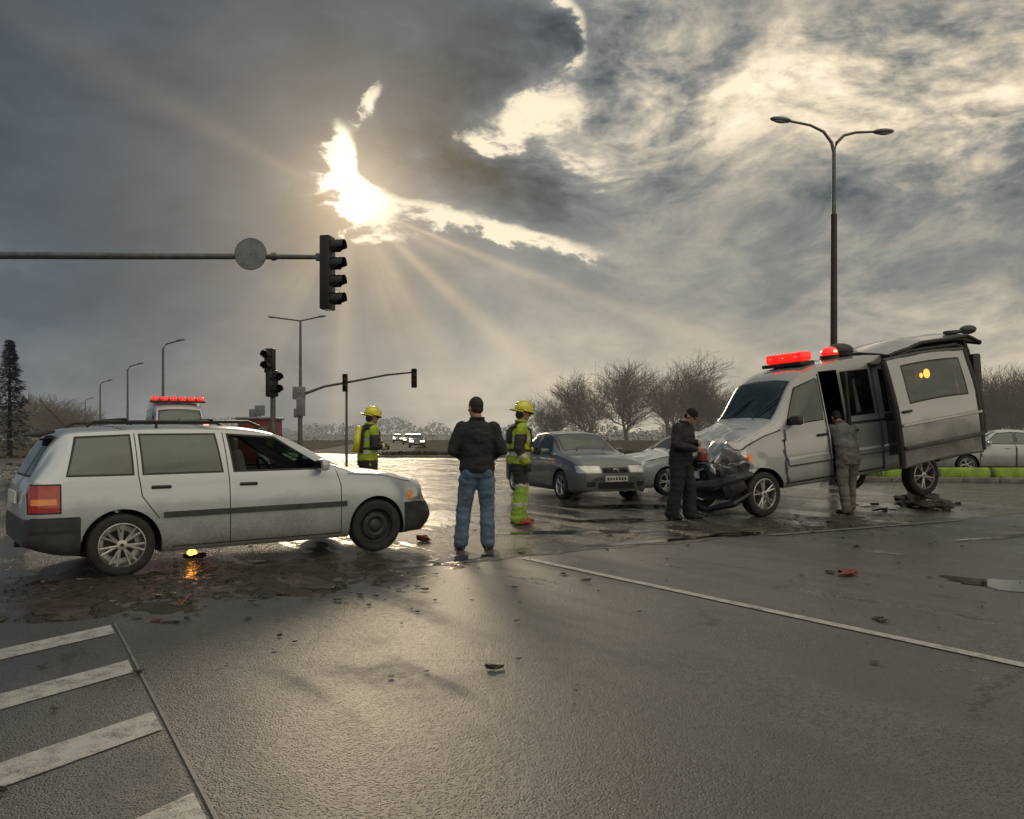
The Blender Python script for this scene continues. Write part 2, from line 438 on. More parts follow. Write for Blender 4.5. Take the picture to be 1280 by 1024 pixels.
# ---------------- wagon
def wagon():
    root=empty('station_wagon')
    T=dict(top=[(0,.60),(.03,.86),(.08,.98),(.28,1.34),(.38,1.415),(.8,1.455),(1.5,1.475),(2.0,1.465),(2.38,1.42),(3.22,1.03),(3.32,.985),(3.8,.935),(4.2,.83),(4.36,.73),(4.43,.62),(4.45,.52)],
      belt=[(0,.95),(1,.965),(3.2,.96),(3.6,.9),(4.1,.8),(4.45,.6)],
      bot=[(0,.34),(.3,.25),(.8,.21),(3.6,.20),(4.1,.19),(4.45,.25)],
      wid=[(0,.68),(.04,.75),(.12,.805),(.35,.845),(1.2,.86),(3.2,.86),(3.8,.845),(4.1,.80),(4.3,.72),(4.4,.64),(4.45,.54)],
      rw=[(0,.60),(.3,.575),(.45,.59),(1.5,.605),(2.4,.59),(3.2,.68),(3.5,.72),(4.2,.66),(4.45,.44)])
    s=Shell(T,4.45)
    for g in (1,-1):
        s.window([(.36,1.005),(.92,1.005),(.92,1.375),(.46,1.35)],'side',g)
        s.window([(1.03,1.005),(1.79,1.01),(1.76,1.385),(1.03,1.38)],'side',g)
        s.window([(1.93,1.01),(2.98,1.015),(2.42,1.35),(1.91,1.385)],'side',g,delete=(g==-1))
        s.seam([(.975,1.40),(.975,.98),(1.0,.78),(1.16,.55)],'side',g)
        s.seam([(1.855,1.41),(1.865,.25)],'side',g)
        s.seam([(3.08,.985),(3.13,.8),(3.13,.25)],'side',g)
        s.seam([(1.28,.26),(3.13,.26)],'side',g)
        s.seam([(3.22,.935),(3.7,.90),(4.12,.80)],'side',g,nmin=-.1)
        s.seam([(1.1,.865),(3.1,.885)],'side',g,w=.006,depth=.005,k='body')
        fs=s.cut([(1.2,.555),(3.2,.565),(3.2,.625),(1.2,.615)],'side',g,.1); s.setm(fs,'trim'); s.push(fs,V((0,g*.014,0)))
        s.setm(s.boxcut(.03,.30,.66,1,.645,.925,g),'rubber')
        s.setm(s.boxcut(.04,.285,.67,1,.66,.91,g),'lensred')
        s.setm(s.boxcut(.06,.26,.68,1,.73,.785,g),'lensor')
        f=s.boxcut(4.08,4.5,.36,1,.60,.735,g); s.setm(f,'lensclr')
        s.setm(s.boxcut(4.04,4.11,.55,1,.62,.71,g),'lensor')
        fs=s.boxcut(-.1,.46,-.001,1,.0,.60,g); s.setm(fs,'trim')
        fs=s.boxcut(3.98,4.6,-.001,1,.0,.575,g); s.setm(fs,'trim')
        s.seam([(.05,.605),(.45,.605)],'side',g,nmin=0); s.seam([(4.0,.58),(4.4,.58)],'side',g,nmin=0)
        s.seam([(.05,.47),(.45,.47)],'side',g,w=.03,nmin=0)
    s.window([(-.50,1.0),(.50,1.0),(.46,1.33),(-.46,1.33)],'end',-1,.25)
    s.window([(-.60,3.16),(.60,3.16),(.52,2.46),(-.52,2.46)],'top',1,.4)
    s.arch(.82,.30,.365); s.arch(3.60,.30,.365)
    def crump(c):
        if c.x>3.9 and c.y<.3:
            k=(c.x-3.9)*.34; n=noise.noise_vector(c*4.0)+noise.noise_vector(c*11)*.35; c+=V(n)*k*.5
        return c
    s.obj('body',"silver",root,crump)
    b=B()
    for g in (1,-1):
        mirror_part(b,2.88,.82,1.0,g,'silver')
        for x in (1.18,2.06):
            b.box((x,g*.855,.865),(.19,.03,.035),'black',bev=.012)
        b.path([(.55,g*.56,1.47),(.62,g*.56,1.515),(2.15,g*.56,1.53),(2.28,g*.56,1.475)],.017,'black',8)
        b.tube((1.2,g*.56,1.46),(1.2,g*.56,1.52),.015,.015,'black')
    for x in (.9,1.75): b.box((x,0,1.545),(.05,1.16,.025),'black',bev=.01)
    b.box((-.012,0,.78),(.02,.52,.115),'plate'); b.box((4.445,0,.42),(.03,.5,.11),'plate')
    b.box((4.40,0,.66),(.06,.66,.10),'black',bev=.01)
    b.box((.22,0,1.40),(.16,1.0,.03),'rubber',rot=Matrix.Rotation(-.3,3,'Y'),bev=.01)
    b.path([(.5,.2,1.46),(.25,.2,1.75)],.004,'black',5)
    b.box((4.2,0,.22),(.3,1.1,.05),'black')
    for y in (-.35,.3): b.path([(3.22,y,1.04),(2.75,y+.35,1.27)],.008,'black',5)
    b.tube((.05,.45,.24),(.3,.45,.24),.03,.03,'steel')
    b.obj('fittings',root)
    interior(root,4.4,(1.35,2.35),.85,.30,.98,1,1,3.0)
    for n,x,st in (('wheel_rear',.82,'multi'),('wheel_front',3.60,'steel')):
        for g in (1,-1): wheel(n+('_l' if g>0 else '_r'),.31,.20,st,root,x,g*.755,g,steer=(-.10 if x>3 else 0))
    a=math.atan2(1.7,2.2)
    place(root,(.82,-.84,0),(-3.80,7.8,.008),a)
    return root
wagon()
# ---------------- sedan
def sedan(name,paintk,lamps='lensclr'):
    root=empty(name)
    T=dict(top=[(0,.62),(.03,.85),(.1,.95),(.75,1.0),(.85,1.02),(1.4,1.35),(1.7,1.42),(2.1,1.44),(2.5,1.40),(3.2,1.03),(3.3,.985),(3.8,.91),(4.15,.81),(4.3,.71),(4.38,.60),(4.4,.52)],
      belt=[(0,.88),(1,.95),(3.2,.95),(3.6,.88),(4.1,.76),(4.4,.6)],
      bot=[(0,.34),(.3,.25),(.8,.2),(3.6,.19),(4.1,.18),(4.4,.22)],
      wid=[(0,.66),(.05,.74),(.15,.80),(.4,.85),(1.2,.875),(3.2,.875),(3.8,.86),(4.1,.82),(4.3,.74),(4.37,.66),(4.4,.58)],
      rw=[(0,.60),(.6,.66),(.85,.66),(1.4,.57),(1.6,.58),(2.4,.58),(3.2,.70),(3.5,.74),(4.2,.68),(4.4,.48)])
    s=Shell(T,4.4)
    for g in (1,-1):
        s.window([(1.2,.99),(2.02,.995),(2.02,1.355),(1.56,1.32)],'side',g)
        s.window([(2.10,.995),(3.0,1.0),(2.52,1.325),(2.10,1.36)],'side',g)
        s.seam([(2.06,1.38),(2.07,.24)],'side',g); s.seam([(3.08,.97),(3.12,.24)],'side',g); s.seam([(1.1,.95),(1.2,.6)],'side',g); s.seam([(1.25,.25),(3.12,.25)],'side',g)
        s.setm(s.boxcut(0,.25,.45,1,.66,.88,g),'lensred')
        f=s.boxcut(4.05,4.5,.34,.80,.60,.745,g); s.setm(f,lamps)
        f=s.boxcut(4.25,4.6,.48,.66,.32,.42,g); s.setm(f,'rubber')
        s.seam([(3.28,.93),(3.7,.86),(4.05,.78)],'side',g,nmin=-.1)
    f=s.boxcut(4.2,4.6,-.30,.30,.60,.71,1); s.setm(f,'rubber')
    f=s.boxcut(4.25,4.6,-.42,.42,.27,.40,1); s.setm(f,'rubber')
    f=s.boxcut(4.1,4.6,-1,1,.0,.22,1); s.setm(f,'rubber')
    s.window([(-.61,3.16),(.61,3.16),(.52,2.56),(-.52,2.56)],'top',1,.4)
    s.window([(-.50,1.36),(.50,1.36),(.58,.92),(-.58,.92)],'top',1,.4)
    s.arch(.85,.31,.365); s.arch(3.50,.31,.365)
    s.obj('body',paintk,root)
    b=B()
    for g in (1,-1):
        mirror_part(b,2.85,.83,.97,g,paintk)
        for x in (1.35,2.3): b.box((x,g*.868,.85),(.18,.03,.03),paintk,bev=.01)
    b.box((4.41,0,.48),(.02,.52,.115),'plate')
    for q in range(7): b.box((4.423,-.2+q*.066,.48),(.004,.035,.06),'black')
    b.box((4.385,0,.655),(.03,.14,.07),'chrome',bev=.01)
    for z in (.62,.655,.69): b.box((4.375,0,z),(.03,.56,.008),'chrome')
    b.box((-.012,0,.70),(.02,.52,.115),'plate')
    for y in (-.35,.3): b.path([(3.24,y,1.04),(2.8,y+.35,1.25)],.008,'black',5)
    b.obj('fittings',root)
    interior(root,4.3,(1.5,2.45),.85,.28,.96,.95,1,3.0)
    for x in (.85,3.5):
        for g in (1,-1): wheel('wheel',.31,.20,'five',root,x,g*.77,g)
    return root
r=sedan('sedan_car','grey')
fw=V((.37,-.93)).normalized(); yaw=math.atan2(fw.y,fw.x)
place(r,(3.5,-.86,0),(1.02,17.0,.005),yaw)
r=sedan('sedan_car','silver')
place(r,(3.5,.86,0),(3.55,18.2,.005),math.atan2(-.35,-.94))
def dup(root,name):
    e=empty(name)
    for c in root.children:
        o=bpy.data.objects.new(c.name,c.data); scene.collection.objects.link(o); o.parent=e
        o.location=c.location; o.rotation_euler=c.rotation_euler
    return e
w=sedan('sedan_car','white')
place(w,(2.2,0,0),(16.2,26.5,.10),rad(168))
w=sedan('sedan_car','far_car','headlamp_on')
place(w,(2.2,0,0),(-10.2,86,.0),rad(-84))
for (x,y,yw) in ((-14.4,112,-83),(-15.5,90,97),(-20,140,-82)):
    d=dup(w,'sedan_car'); place(d,(2.2,0,0),(x,y,.0),rad(yw))
# ---------------- van
def van(name,paintk,crash=True):
    root=empty(name); L=5.85
    T=dict(top=[(0,.95),(.04,1.4),(.10,2.0),(.2,2.40),(.4,2.52),(1.2,2.57),(2.5,2.56),(3.2,2.51),(3.7,2.42),(4.05,2.27),(4.65,1.60),(4.8,1.53),(5.35,1.38),(5.65,1.24),(5.78,1.08),(5.85,.9)],
      belt=[(0,1.35),(1,1.42),(4.6,1.40),(5.0,1.36),(5.5,1.2),(5.85,1.0)],
      bot=[(0,.55),(.4,.46),(1.2,.42),(5.0,.42),(5.5,.38),(5.85,.42)],
      wid=[(0,.86),(.05,.93),(.15,.96),(.5,.98),(4.6,.98),(5.1,.96),(5.45,.90),(5.65,.80),(5.78,.68),(5.85,.56)],
      rw=[(0,.80),(.2,.76),(.5,.79),(3.2,.79),(4.0,.74),(4.65,.80),(5.0,.84),(5.5,.76),(5.85,.48)])
    s=Shell(T,L,.035)
    for g in (1,-1):
        s.window([(.5,1.52),(2.15,1.52),(2.15,2.28),(.6,2.25)],'side',g)
        s.window([(2.42,1.52),(3.05,1.52),(3.05,2.30),(2.42,2.30)],'side',g)
        s.window([(3.62,1.52),(4.42,1.50),(4.08,2.10),(3.62,2.24)],'side',g)
        if crash and g==1:
            fs=s.cut([(3.13,.52),(3.53,.52),(3.53,2.36),(3.13,2.36)],'side',g,.1); bmesh.ops.delete(s.bm,geom=fs,context='FACES')
            fs=s.cut([(.35,.7),(2.2,.7),(2.2,1.48),(.35,1.48)],'side',g,.1); s.setm(fs,'trim')
        s.seam([(2.33,2.38),(2.33,.47)],'side',g,.02); s.seam([(3.56,2.32),(3.58,.47)],'side',g,.016)
        s.seam([(4.50,1.42),(4.56,1.2),(4.56,.47)],'side',g,.016); s.seam([(2.33,.50),(4.56,.50)],'side',g,.016)
        s.seam([(1.9,1.38),(3.1,1.38)],'side',g,.03)
        fs=s.cut([(1.85,.80),(4.5,.80),(4.5,.88),(1.85,.88)],'side',g,.1); s.push(fs,V((0,g*.015,0)))
        s.setm(s.boxcut(0,.22,.6,1.1,1.1,1.8,g),'lensred')
        f=s.boxcut(5.33,5.9,.42,.95,.99,1.19,g); s.setm(f,'lensclr')
        s.setm(s.boxcut(5.28,5.35,.6,1,1.0,1.14,g),'lensor')
        fs=s.boxcut(5.33,6,-.001,1.1,.0,.95,g); s.setm(fs,'trim')
        s.seam([(4.62,1.42),(5.1,1.33),(5.5,1.22)],'side',g,.016,nmin=-.1)
    f=s.boxcut(5.5,6,-.38,.38,.95,1.15,1); s.setm(f,'rubber')
    f=s.boxcut(5.5,6,-.5,.5,.5,.72,1); s.setm(f,'rubber')
    s.window([(-.72,4.60),(.72,4.60),(.66,4.10),(-.66,4.10)],'top',1,.3)
    s.window([(-.68,1.45),(.68,1.45),(.64,2.25),(-.64,2.25)],'end',-1,.3)
    s.arch(1.35,.38,.45,.3,.55); s.arch(5.07,.38,.45,.3,.55)
    def crump(c):
        if crash and c.x>4.9:
            k=(c.x-4.9); n=noise.noise_vector(c*2.8)+noise.noise_vector(c*7)*.55+noise.noise_vector(c*16)*.2; c+=V(n)*k*.17; c.z-=k*.05
            if c.y>-.3 and c.z<1.0: c.x-=k*.10
        return c
    s.obj('body',paintk,root,crump)
    b=B()
    for g in (1,-1):
        mirror_part(b,4.32,.93,1.50,g,paintk if g<0 else 'trim',1.25)
        b.box((3.72,g*.985,1.25),(.22,.04,.05),'black',bev=.015)
        b.box((3.0,g*.985,1.25),(.22,.04,.05),'black',bev=.015)
    b.box((5.86,0,.78),(.03,.52,.12),'plate')
    b.box((-.012,0,1.2),(.02,.52,.12),'plate')
    for z in (.98,1.03,1.08): b.box((5.80,0,z),(.03,.7,.012),'chrome')
    for y in (-.4,.3): b.path([(4.66,y,1.64),(4.35,y+.42,1.98)],.01,'black',5)
    b.box((2.9,0,.50),(5.2,1.2,.12),'black')
    if crash:
        rn=random.Random(4)
        b.path([(5.3,.98,.75),(5.6,.93,.72),(5.86,.70,.62),(5.98,.3,.60),(5.95,-.2,.70),(5.85,-.7,.80)],[.05,.09,.10,.08,.09,.05],'trim',8)
        b.path([(5.35,1.0,.45),(5.7,.95,.30),(5.98,.6,.22),(6.0,.2,.34)],[.03,.06,.05,.03],'black',6)
        for q in range(34):
            c=V((rn.uniform(5.5,5.98),rn.uniform(-.5,.95),rn.uniform(.35,1.02))); d=V((rn.gauss(0,.1),rn.gauss(0,.14),rn.gauss(0,.1)))
            b.path([c,c+d*.6+V((.03,0,-.02)),c+d],[.012,.024,.008],rn.choice(['black','trim','silver_van','steel']),5)
        b.box((5.75,.78,.88),(.35,.10,.16),'trim',rot=Matrix.Rotation(.5,3,'Z')@Matrix.Rotation(.3,3,'Y'),bev=.03)
        b.box((5.62,.90,.55),(.40,.04,.22),'black',rot=Matrix.Rotation(-.3,3,'Z')@Matrix.Rotation(.35,3,'Y'),bev=.015)
        b.box((3.10,.99,1.42),(.06,.07,1.80),'rubber',bev=.02)
        b.box((1.95,0,2.36),(3.4,1.30,.04),'black'); b.box((1.9,-.70,1.5),(3.3,.04,1.70),'interior'); b.box((.45,0,1.5),(.04,1.3,1.6),'interior')  # dark panels added inside to block stray light and see-through
    b.tube((1.35,-.8,.38),(1.35,.8,.38),.06,.06,'steel'); b.tube((5.07,-.8,.38),(5.07,.8,.38),.05,.05,'steel')
    b.obj('fittings',root)
    interior(root,5.4,(2.9,3.75),.98,.58,1.42,1.15,1,4.45)
    return root
r=van('crashed_van','silver_van')
fv=V((-3.45,-1.4)).normalized(); yv=math.atan2(fv.y,fv.x)
for n,x in (('wheel_rear',1.35),('wheel_front',5.07)):
    for g in (1,-1): wheel(n,.38,.23,'five',r,x,g*.865,g,z=(.38 if x>4 else .23),steer=(.12 if x>4 else 0))
RV=place(r,(5.07,.96,0),(4.32,13.6,.005),yv,rad(6.2))
b=B()
b.box((3.45,-.05,2.54),(.34,1.05,.07),'black',bev=.015)
for y in (-.36,-.02,.32):
    b.box((3.45,y,2.665),(.26,.30,.18),'redlamp',bev=.05); b.sph((3.45,y,2.67),(.134,.07,.05),'redcore')
b.tube((2.75,.3,2.54),(2.75,.3,2.64),.18,.18,'black'); b.sph((2.75,.3,2.68),(.16,.16,.12),'redlamp')
b.sph((2.75,.36,2.70),(.08,.11,.05),'redcore')
b.sph((2.42,.2,2.70),(.28,.24,.15),'black')
b.obj('beacon_bar',r)
b=B()
n=14
for lay,(z0,x0,x1,k) in enumerate(((2.66,-.05,2.35,'trim'),(2.80,-.40,2.0,'silver_van'))):
    g=[]
    for i in range(n+1):
        t=i/n; x=x0+(x1-x0)*t
        row=[]
        for j in range(9):
            y=-.85+1.80*j/8
            z=z0+.10*(1-t)-.10*(abs(y)/.9)**2-.28*max(0,(t-.65))*1.6-(.35*max(0,.12-t)*4)+.02*noise.noise(V((x*3,y*3,lay)))
            row.append(V((x,y,z)))
        g.append(row)
    for off in (0,-.05):
        vs=[[b.bm.verts.new(p+V((0,0,off))) for p in row] for row in g]
        for i in range(n):
            for j in range(8):
                f=b.bm.faces.new((vs[i][j],vs[i+1][j],vs[i+1][j+1],vs[i][j+1])); f.material_index=b.mi(k); f.smooth=True
    for j in (0,8):
        b.path([row[j]-V((0,0,.025)) for row in g],.04,'rubber',8)
    b.path([p-V((0,0,.02)) for p in g[0]],.05,'black',8); b.path([p-V((0,0,.02)) for p in g[-1]],.03,'black',8)
b.sph((-.35,.75,2.88),(.20,.12,.09),'trim'); b.box((-.05,.7,2.86),(.5,.16,.07),'trim',bev=.03)
b.obj('torn_roof_lid',r,sharp=60)
def door_panel():
    b=B(); W,H=1.92,1.86
    def P(x,z,d):
        return V((x,d+.05*math.sin(math.pi*min(max(z/H,0),1))-.10*max(0,(z-1.05))*.6+.02*noise.noise(V((x*2,z*2,1))),z+.04*math.sin(x*1.6)))
    wx0,wx1,wz0,wz1=.24,1.60,1.06,1.70
    xsl=sorted(set(list(np.round(np.linspace(0,W,26),3))+[wx0,wx1,wx0-.03,wx1+.03])); zsl=sorted(set(list(np.round(np.linspace(0,H,26),3))+[wz0,wz1,wz0-.03,wz1+.03]))
    for d,side in ((.05,1),(-.05,0)):
        vv={}
        for i,x in enumerate(xsl):
            for j,z in enumerate(zsl): vv[i,j]=b.bm.verts.new(P(x,z,d))
        for i in range(len(xsl)-1):
            for j in range(len(zsl)-1):
                cx=(xsl[i]+xsl[i+1])/2; cz=(zsl[j]+zsl[j+1])/2
                if wx0<cx<wx1 and wz0<cz<wz1:
                    if not side: continue
                    k='glass'
                elif wx0-.03<cx<wx1+.03 and wz0-.03<cz<wz1+.03: k='rubber'
                else: k='silver_van' if side else 'trim'
                f=b.bm.faces.new((vv[i,j],vv[i+1,j],vv[i+1,j+1],vv[i,j+1])); f.material_index=b.mi(k); f.smooth=True
    pts=[P(0,z,0) for z in np.linspace(0,H,12)]; b.path(pts,.07,'rubber',8)
    pts=[P(W,z,0) for z in np.linspace(0,H,12)]; b.path(pts,.06,'rubber',8)
    b.path([P(x,0,0) for x in np.linspace(0,W,6)],.052,'silver_van',8); b.path([P(x,H,0) for x in np.linspace(0,W,6)],.052,'trim',8)
    b.box(P(1.75,.92,.075),(.20,.05,.05),'black',bev=.015)
    b.box(P(.97,.66,.10),(1.9,.03,.05),'silver_van',bev=.01)
    b.box(P(.97,.26,.09),(1.9,.03,.07),'trim',bev=.01)
    b.box(P(.9,1.38,-.26),(1.66,.03,.90),'interior')  # dark board added so bright sky doesn't show through the window
    b.sph(P(.90,1.50,-.10),(.07,.03,.085),'amberglow'); b.sph(P(1.02,1.48,-.12),(.035,.02,.045),'amberglow')  # glowing spheres behind the glass stand in for an amber reflection
    return b
b=door_panel(); dp=b.obj('side_door_panel',None,recalc=False,sharp=50)
ex=(V((6.83,13.95,.84))-V((8.60,14.63,1.12))).normalized(); ez0=V((-.14,.03,1)); ey=ez0.cross(ex).normalized()
if ey.y>0: ey=-ey
ez=ex.cross(ey).normalized()
mw=Matrix(((ex.x,ey.x,ez.x,8.60),(ex.y,ey.y,ez.y,14.63),(ex.z,ey.z,ez.z,1.12),(0,0,0,1)))
pm=Matrix.LocRotScale(r.location,r.rotation_euler,V((1,1,1)))
dp.parent=r; dp.matrix_local=pm.inverted()@mw
b=B()
pts=[]
for i in range(13):
    t=i/12; pts.append((-.10-.42*math.sin(t*math.pi*.55),2.68-1.85*t))
for a,c in zip(pts,pts[1:]):
    mid=((a[0]+c[0])/2,0,(a[1]+c[1])/2); L_=math.hypot(c[0]-a[0],c[1]-a[1]); an=math.atan2(c[0]-a[0],c[1]-a[1])
    b.box(mid,(.07,1.72,L_*1.12),'trim' if 2.3<mid[2] or mid[2]<1.6 else 'rubber',rot=Matrix.Rotation(an,3,'Y'),bev=.015)
b.box((-.3,.9,1.7),(.22,.1,1.4),'black',bev=.04); b.box((-.42,.62,1.1),(.08,.22,.5),'lensred',bev=.03)
b.obj('tailgate',r)
# ---------------- fire engine far left
a=van('fire_engine','white',False)
for x in (1.35,5.07):
    for g in (1,-1): wheel('wheel',.38,.23,'five',a,x,g*.865,g)
b=B()
for y in np.linspace(-.75,.75,6):
    b.box((3.6,y,2.66),(.3,.2,.15),'redlamp',bev=.04); b.sph((3.6,y,2.66),(.155,.06,.04),'redcore')
b.box((3.6,0,2.56),(.34,1.8,.06),'black')
for y in (-.8,.8): b.sph((4.75,y,1.72),.08,'redcore')
b.box((2.0,0,2.66),(2.4,1.5,.10),'signback',bev=.03)
b.obj('beacon_bar',a)
place(a,(3.6,0,0),(-11.9,28.5,0),rad(-62))
# ------------------------------------------------------------------ people
def rcone(bm,p0,p1,r0,r1,n=14):
    p0=V(p0);p1=V(p1)
    for p,rr in ((p0,r0),(p1,r1)): bmesh.ops.create_icosphere(bm,subdivisions=2,radius=rr,matrix=Matrix.Translation(p))
    m,L=align(p0,p1)
    if L>1e-4: bmesh.ops.create_cone(bm,cap_ends=True,segments=n,radius1=r0,radius2=r1,depth=L,matrix=m)
def ell(bm,c,r,rot=None):
    m=Matrix.Translation(V(c))@(rot.to_4x4() if rot else Matrix.Identity(4))@Matrix.Diagonal((*r,1))
    bmesh.ops.create_uvsphere(bm,u_segments=20,v_segments=14,radius=1,matrix=m)
def loftb(bm,rings,n=24):
    R=[]
    for c,rx,ry,rot in rings:
        R.append([bm.verts.new(V(c)+rot@V((rx*math.cos(t),ry*math.sin(t),0))) for t in [2*math.pi*j/n for j in range(n)]])
    for a,b2 in zip(R,R[1:]):
        for j in range(n): bm.faces.new((a[j],a[(j+1)%n],b2[(j+1)%n],b2[j]))
    bm.faces.new(R[0][::-1]); bm.faces.new(R[-1])
def remesh(bm,vox,it=4,fold=0,fs=9):
    bmesh.ops.recalc_face_normals(bm,faces=bm.faces[:])
    me=bpy.data.meshes.new('t'); bm.to_mesh(me); bm.free()
    o=bpy.data.objects.new('t',me); scene.collection.objects.link(o)
    m=o.modifiers.new('r','REMESH'); m.mode='VOXEL'; m.voxel_size=vox
    sm=o.modifiers.new('s','SMOOTH'); sm.factor=.5; sm.iterations=it
    dg=bpy.context.evaluated_depsgraph_get(); dg.update()
    me2=bpy.data.meshes.new_from_object(o.evaluated_get(dg))
    bpy.data.objects.remove(o)
    if fold:
        ns=[v.normal.copy() for v in me2.vertices]
        for v,nn in zip(me2.vertices,ns):
            p=v.co; k=noise.noise(V((p.x*fs*.6,p.y*fs*.6,p.z*fs*1.7)))+.5*noise.noise(V((p.x*fs*2+3,p.y*fs*2,p.z*fs*3)))
            v.co=p+nn*k*fold
    return me2
def person(name,loc,yaw,h=1.78,lean=0,head=(0,0),arms=None,legs=None,J='jblack',Tm='jeans',S='shoe',hat='beanie',ff=False,hem=.86,grip=1.1,bulk=0):
    sc=h/1.78; parts=[]
    hipz=.93
    def sp(p,amt=1.0):
        p=V(p); k=min(1,max(0,(p.z-hipz)/.25))*lean*amt
        q=p-V((0,0,hipz)); return V((0,0,hipz))+Matrix.Rotation(-k,3,'X')@q
    rl=Matrix.Rotation(-lean,3,'X')
    legs=legs or {}
    aL=V(legs.get('L',(-.12,.0,.09))); aR=V(legs.get('R',(.12,.0,.09)))
    bm=bmesh.new()
    loftb(bm,[(V((0,0,.84)),.16,.115,Matrix.Identity(3)),(V((0,-.01,.92)),.178,.13,Matrix.Identity(3)),(V((0,0,1.02)),.165,.115,Matrix.Identity(3))])
    for sg,an in ((-1,aL),(1,aR)):
        hp=V((sg*.092,0,.90)); kn=(hp+an)/2+V((sg*.01,.045,.02))
        rcone(bm,hp,kn,.098+bulk,.072+bulk); rcone(bm,kn,(kn+an)/2+V((0,-.012,0)),.072+bulk,.068+bulk); rcone(bm,(kn+an)/2+V((0,-.012,0)),an+V((0,-.005,.0)),.068+bulk,.063+bulk*1.3)
        ell(bm,hp+V((0,-.05,0)),(.09,.09,.10))
    me=remesh(bm,.012,3,.013,9); parts.append((me,Tm,'tr'))
    bm=bmesh.new()
    for sg,an in ((-1,aL),(1,aR)):
        out=Matrix.Rotation(-sg*.28,3,'Z')
        rcone(bm,V((an.x,an.y,.10)),V((an.x,an.y,.05)),.046,.045)
        rcone(bm,V((an.x,an.y,.045))+out@V((0,-.05,0)),V((an.x,an.y,.045))+out@V((0,.09,-.005)),.042,.040)
        ell(bm,V((an.x,an.y,.036))+out@V((0,.15,0)),(.046,.07,.034),out)
        loftb(bm,[(V((an.x,an.y,.004))+out@V((0,.055,0)),.044,.155,out),(V((an.x,an.y,.022))+out@V((0,.055,0)),.046,.16,out)])
    parts.append((remesh(bm,.008,2),S,'sh'))
    bm=bmesh.new()
    rg=[((0,0,hem),.185+bulk,.135+bulk),((0,0,.96),.19+bulk,.14+bulk),((0,.0,1.08),.18+bulk,.132+bulk),((0,.0,1.22),.193+bulk,.138+bulk),((0,-.01,1.35),.205+bulk,.135+bulk),((0,-.015,1.44),.185,.112),((0,-.01,1.49),.12,.085),((0,0,1.54),.070,.068)]
    loftb(bm,[(sp(c),a,b2,(Matrix.Rotation(-min(1,max(0,(c[2]-hipz)/.25))*lean,3,'X'))) for c,a,b2 in rg])
    arms=arms or {}
    wr={}
    for key,sg in (('L',-1),('R',1)):
        sh=sp((sg*.185,-.01,1.425)); el,wv=arms.get(key,((sg*.25,-.03,1.14),(sg*.25,.05,.88)))
        el=V(el); wv=V(wv)
        rcone(bm,sh,el,.073+bulk*.6,.057+bulk*.6); rcone(bm,el,el+(wv-el)*.88,.056+bulk*.5,.043+bulk*.5)
        wr[key]=(el,wv)
    parts.append((remesh(bm,.012,3,.014,9),J,'jk'))
    nb=sp((0,0,1.50)); hr=rl@(Matrix.Rotation(head[0],3,'Z')@Matrix.Rotation(-head[1],3,'X'))
    hc=sp((0,0,1.54))+hr@V((0,.025,.125))
    def hp(x,y,z): return hc+hr@V((x,y,z))
    bm=bmesh.new()
    rcone(bm,nb,hp(0,-.02,-.06),.056,.054)
    ell(bm,hp(0,-.008,.022),(.076,.096,.098),hr); ell(bm,hp(0,.028,-.055),(.056,.066,.062),hr)
    ell(bm,hp(0,.062,-.092),(.028,.024,.02),hr)
    rcone(bm,hp(0,.085,.012),hp(0,.106,-.022),.010,.015); ell(bm,hp(0,.082,.035),(.05,.016,.011),hr)
    ell(bm,hp(0,.084,-.055),(.024,.012,.007),hr); ell(bm,hp(0,.082,-.070),(.02,.011,.007),hr)
    for sg in (-1,1):
        ell(bm,hp(sg*.078,-.008,-.008),(.011,.02,.032),hr); ell(bm,hp(sg*.042,.062,-.02),(.022,.02,.02),hr)
    parts.append((remesh(bm,.006,2),'skin','hd'))
    b=B()
    for sg in (-1,1): b.sph(hp(sg*.031,.082,.012),(.012,.008,.007),'eye',hr)
    if hat=='beanie':
        vs=b.sph(hp(0,-.010,.040),(.084,.104,.094),'beanie',hr)
        for v in vs:
            q=hr.transposed()@(v.co-hc)
            if q.z<.018: q.z=.018; v.co=hc+hr@q
        b.path([hp(.082*math.cos(t),-.010+.102*math.sin(t),.024) for t in np.linspace(0,2*math.pi,25)],.008,'beanie',8)
        b.sph(hp(0,-.045,-.025),(.070,.058,.06),'hair',hr)
    elif hat=='hair':
        b.sph(hp(0,-.022,.032),(.083,.096,.098),'hair',hr); b.sph(hp(0,-.045,-.02),(.072,.060,.065),'hair',hr)
    elif hat=='helmet':
        vs=b.sph(hp(0,-.008,.045),(.120,.145,.125),'helmet',hr,24,16)
        for v in vs:
            q=hr.transposed()@(v.co-hc)
            if q.z<.028: q.z=.028; v.co=hc+hr@q
        ring=[(.128*math.cos(t),-.02+(.165 if math.sin(t)>0 else .20)*math.sin(t),.030-(.02 if math.sin(t)<0 else 0)) for t in np.linspace(0,2*math.pi,29)]
        b.path([hp(*p) for p in ring],.012,'helmet',8)
        b.path([hp(0,y,.045+.128*math.sqrt(max(0,1-((y+.008)/.15)**2))) for y in np.linspace(-.14,.13,12)],.012,'helmet',8)
        b.box(hp(0,.138,.075),(.06,.012,.06),'reflect',hr,bev=.005)
        b.sph(hp(0,.10,.012),(.075,.05,.022),'black',hr)
        b.sph(hp(0,-.05,-.04),(.082,.07,.075),'ffdark',hr)
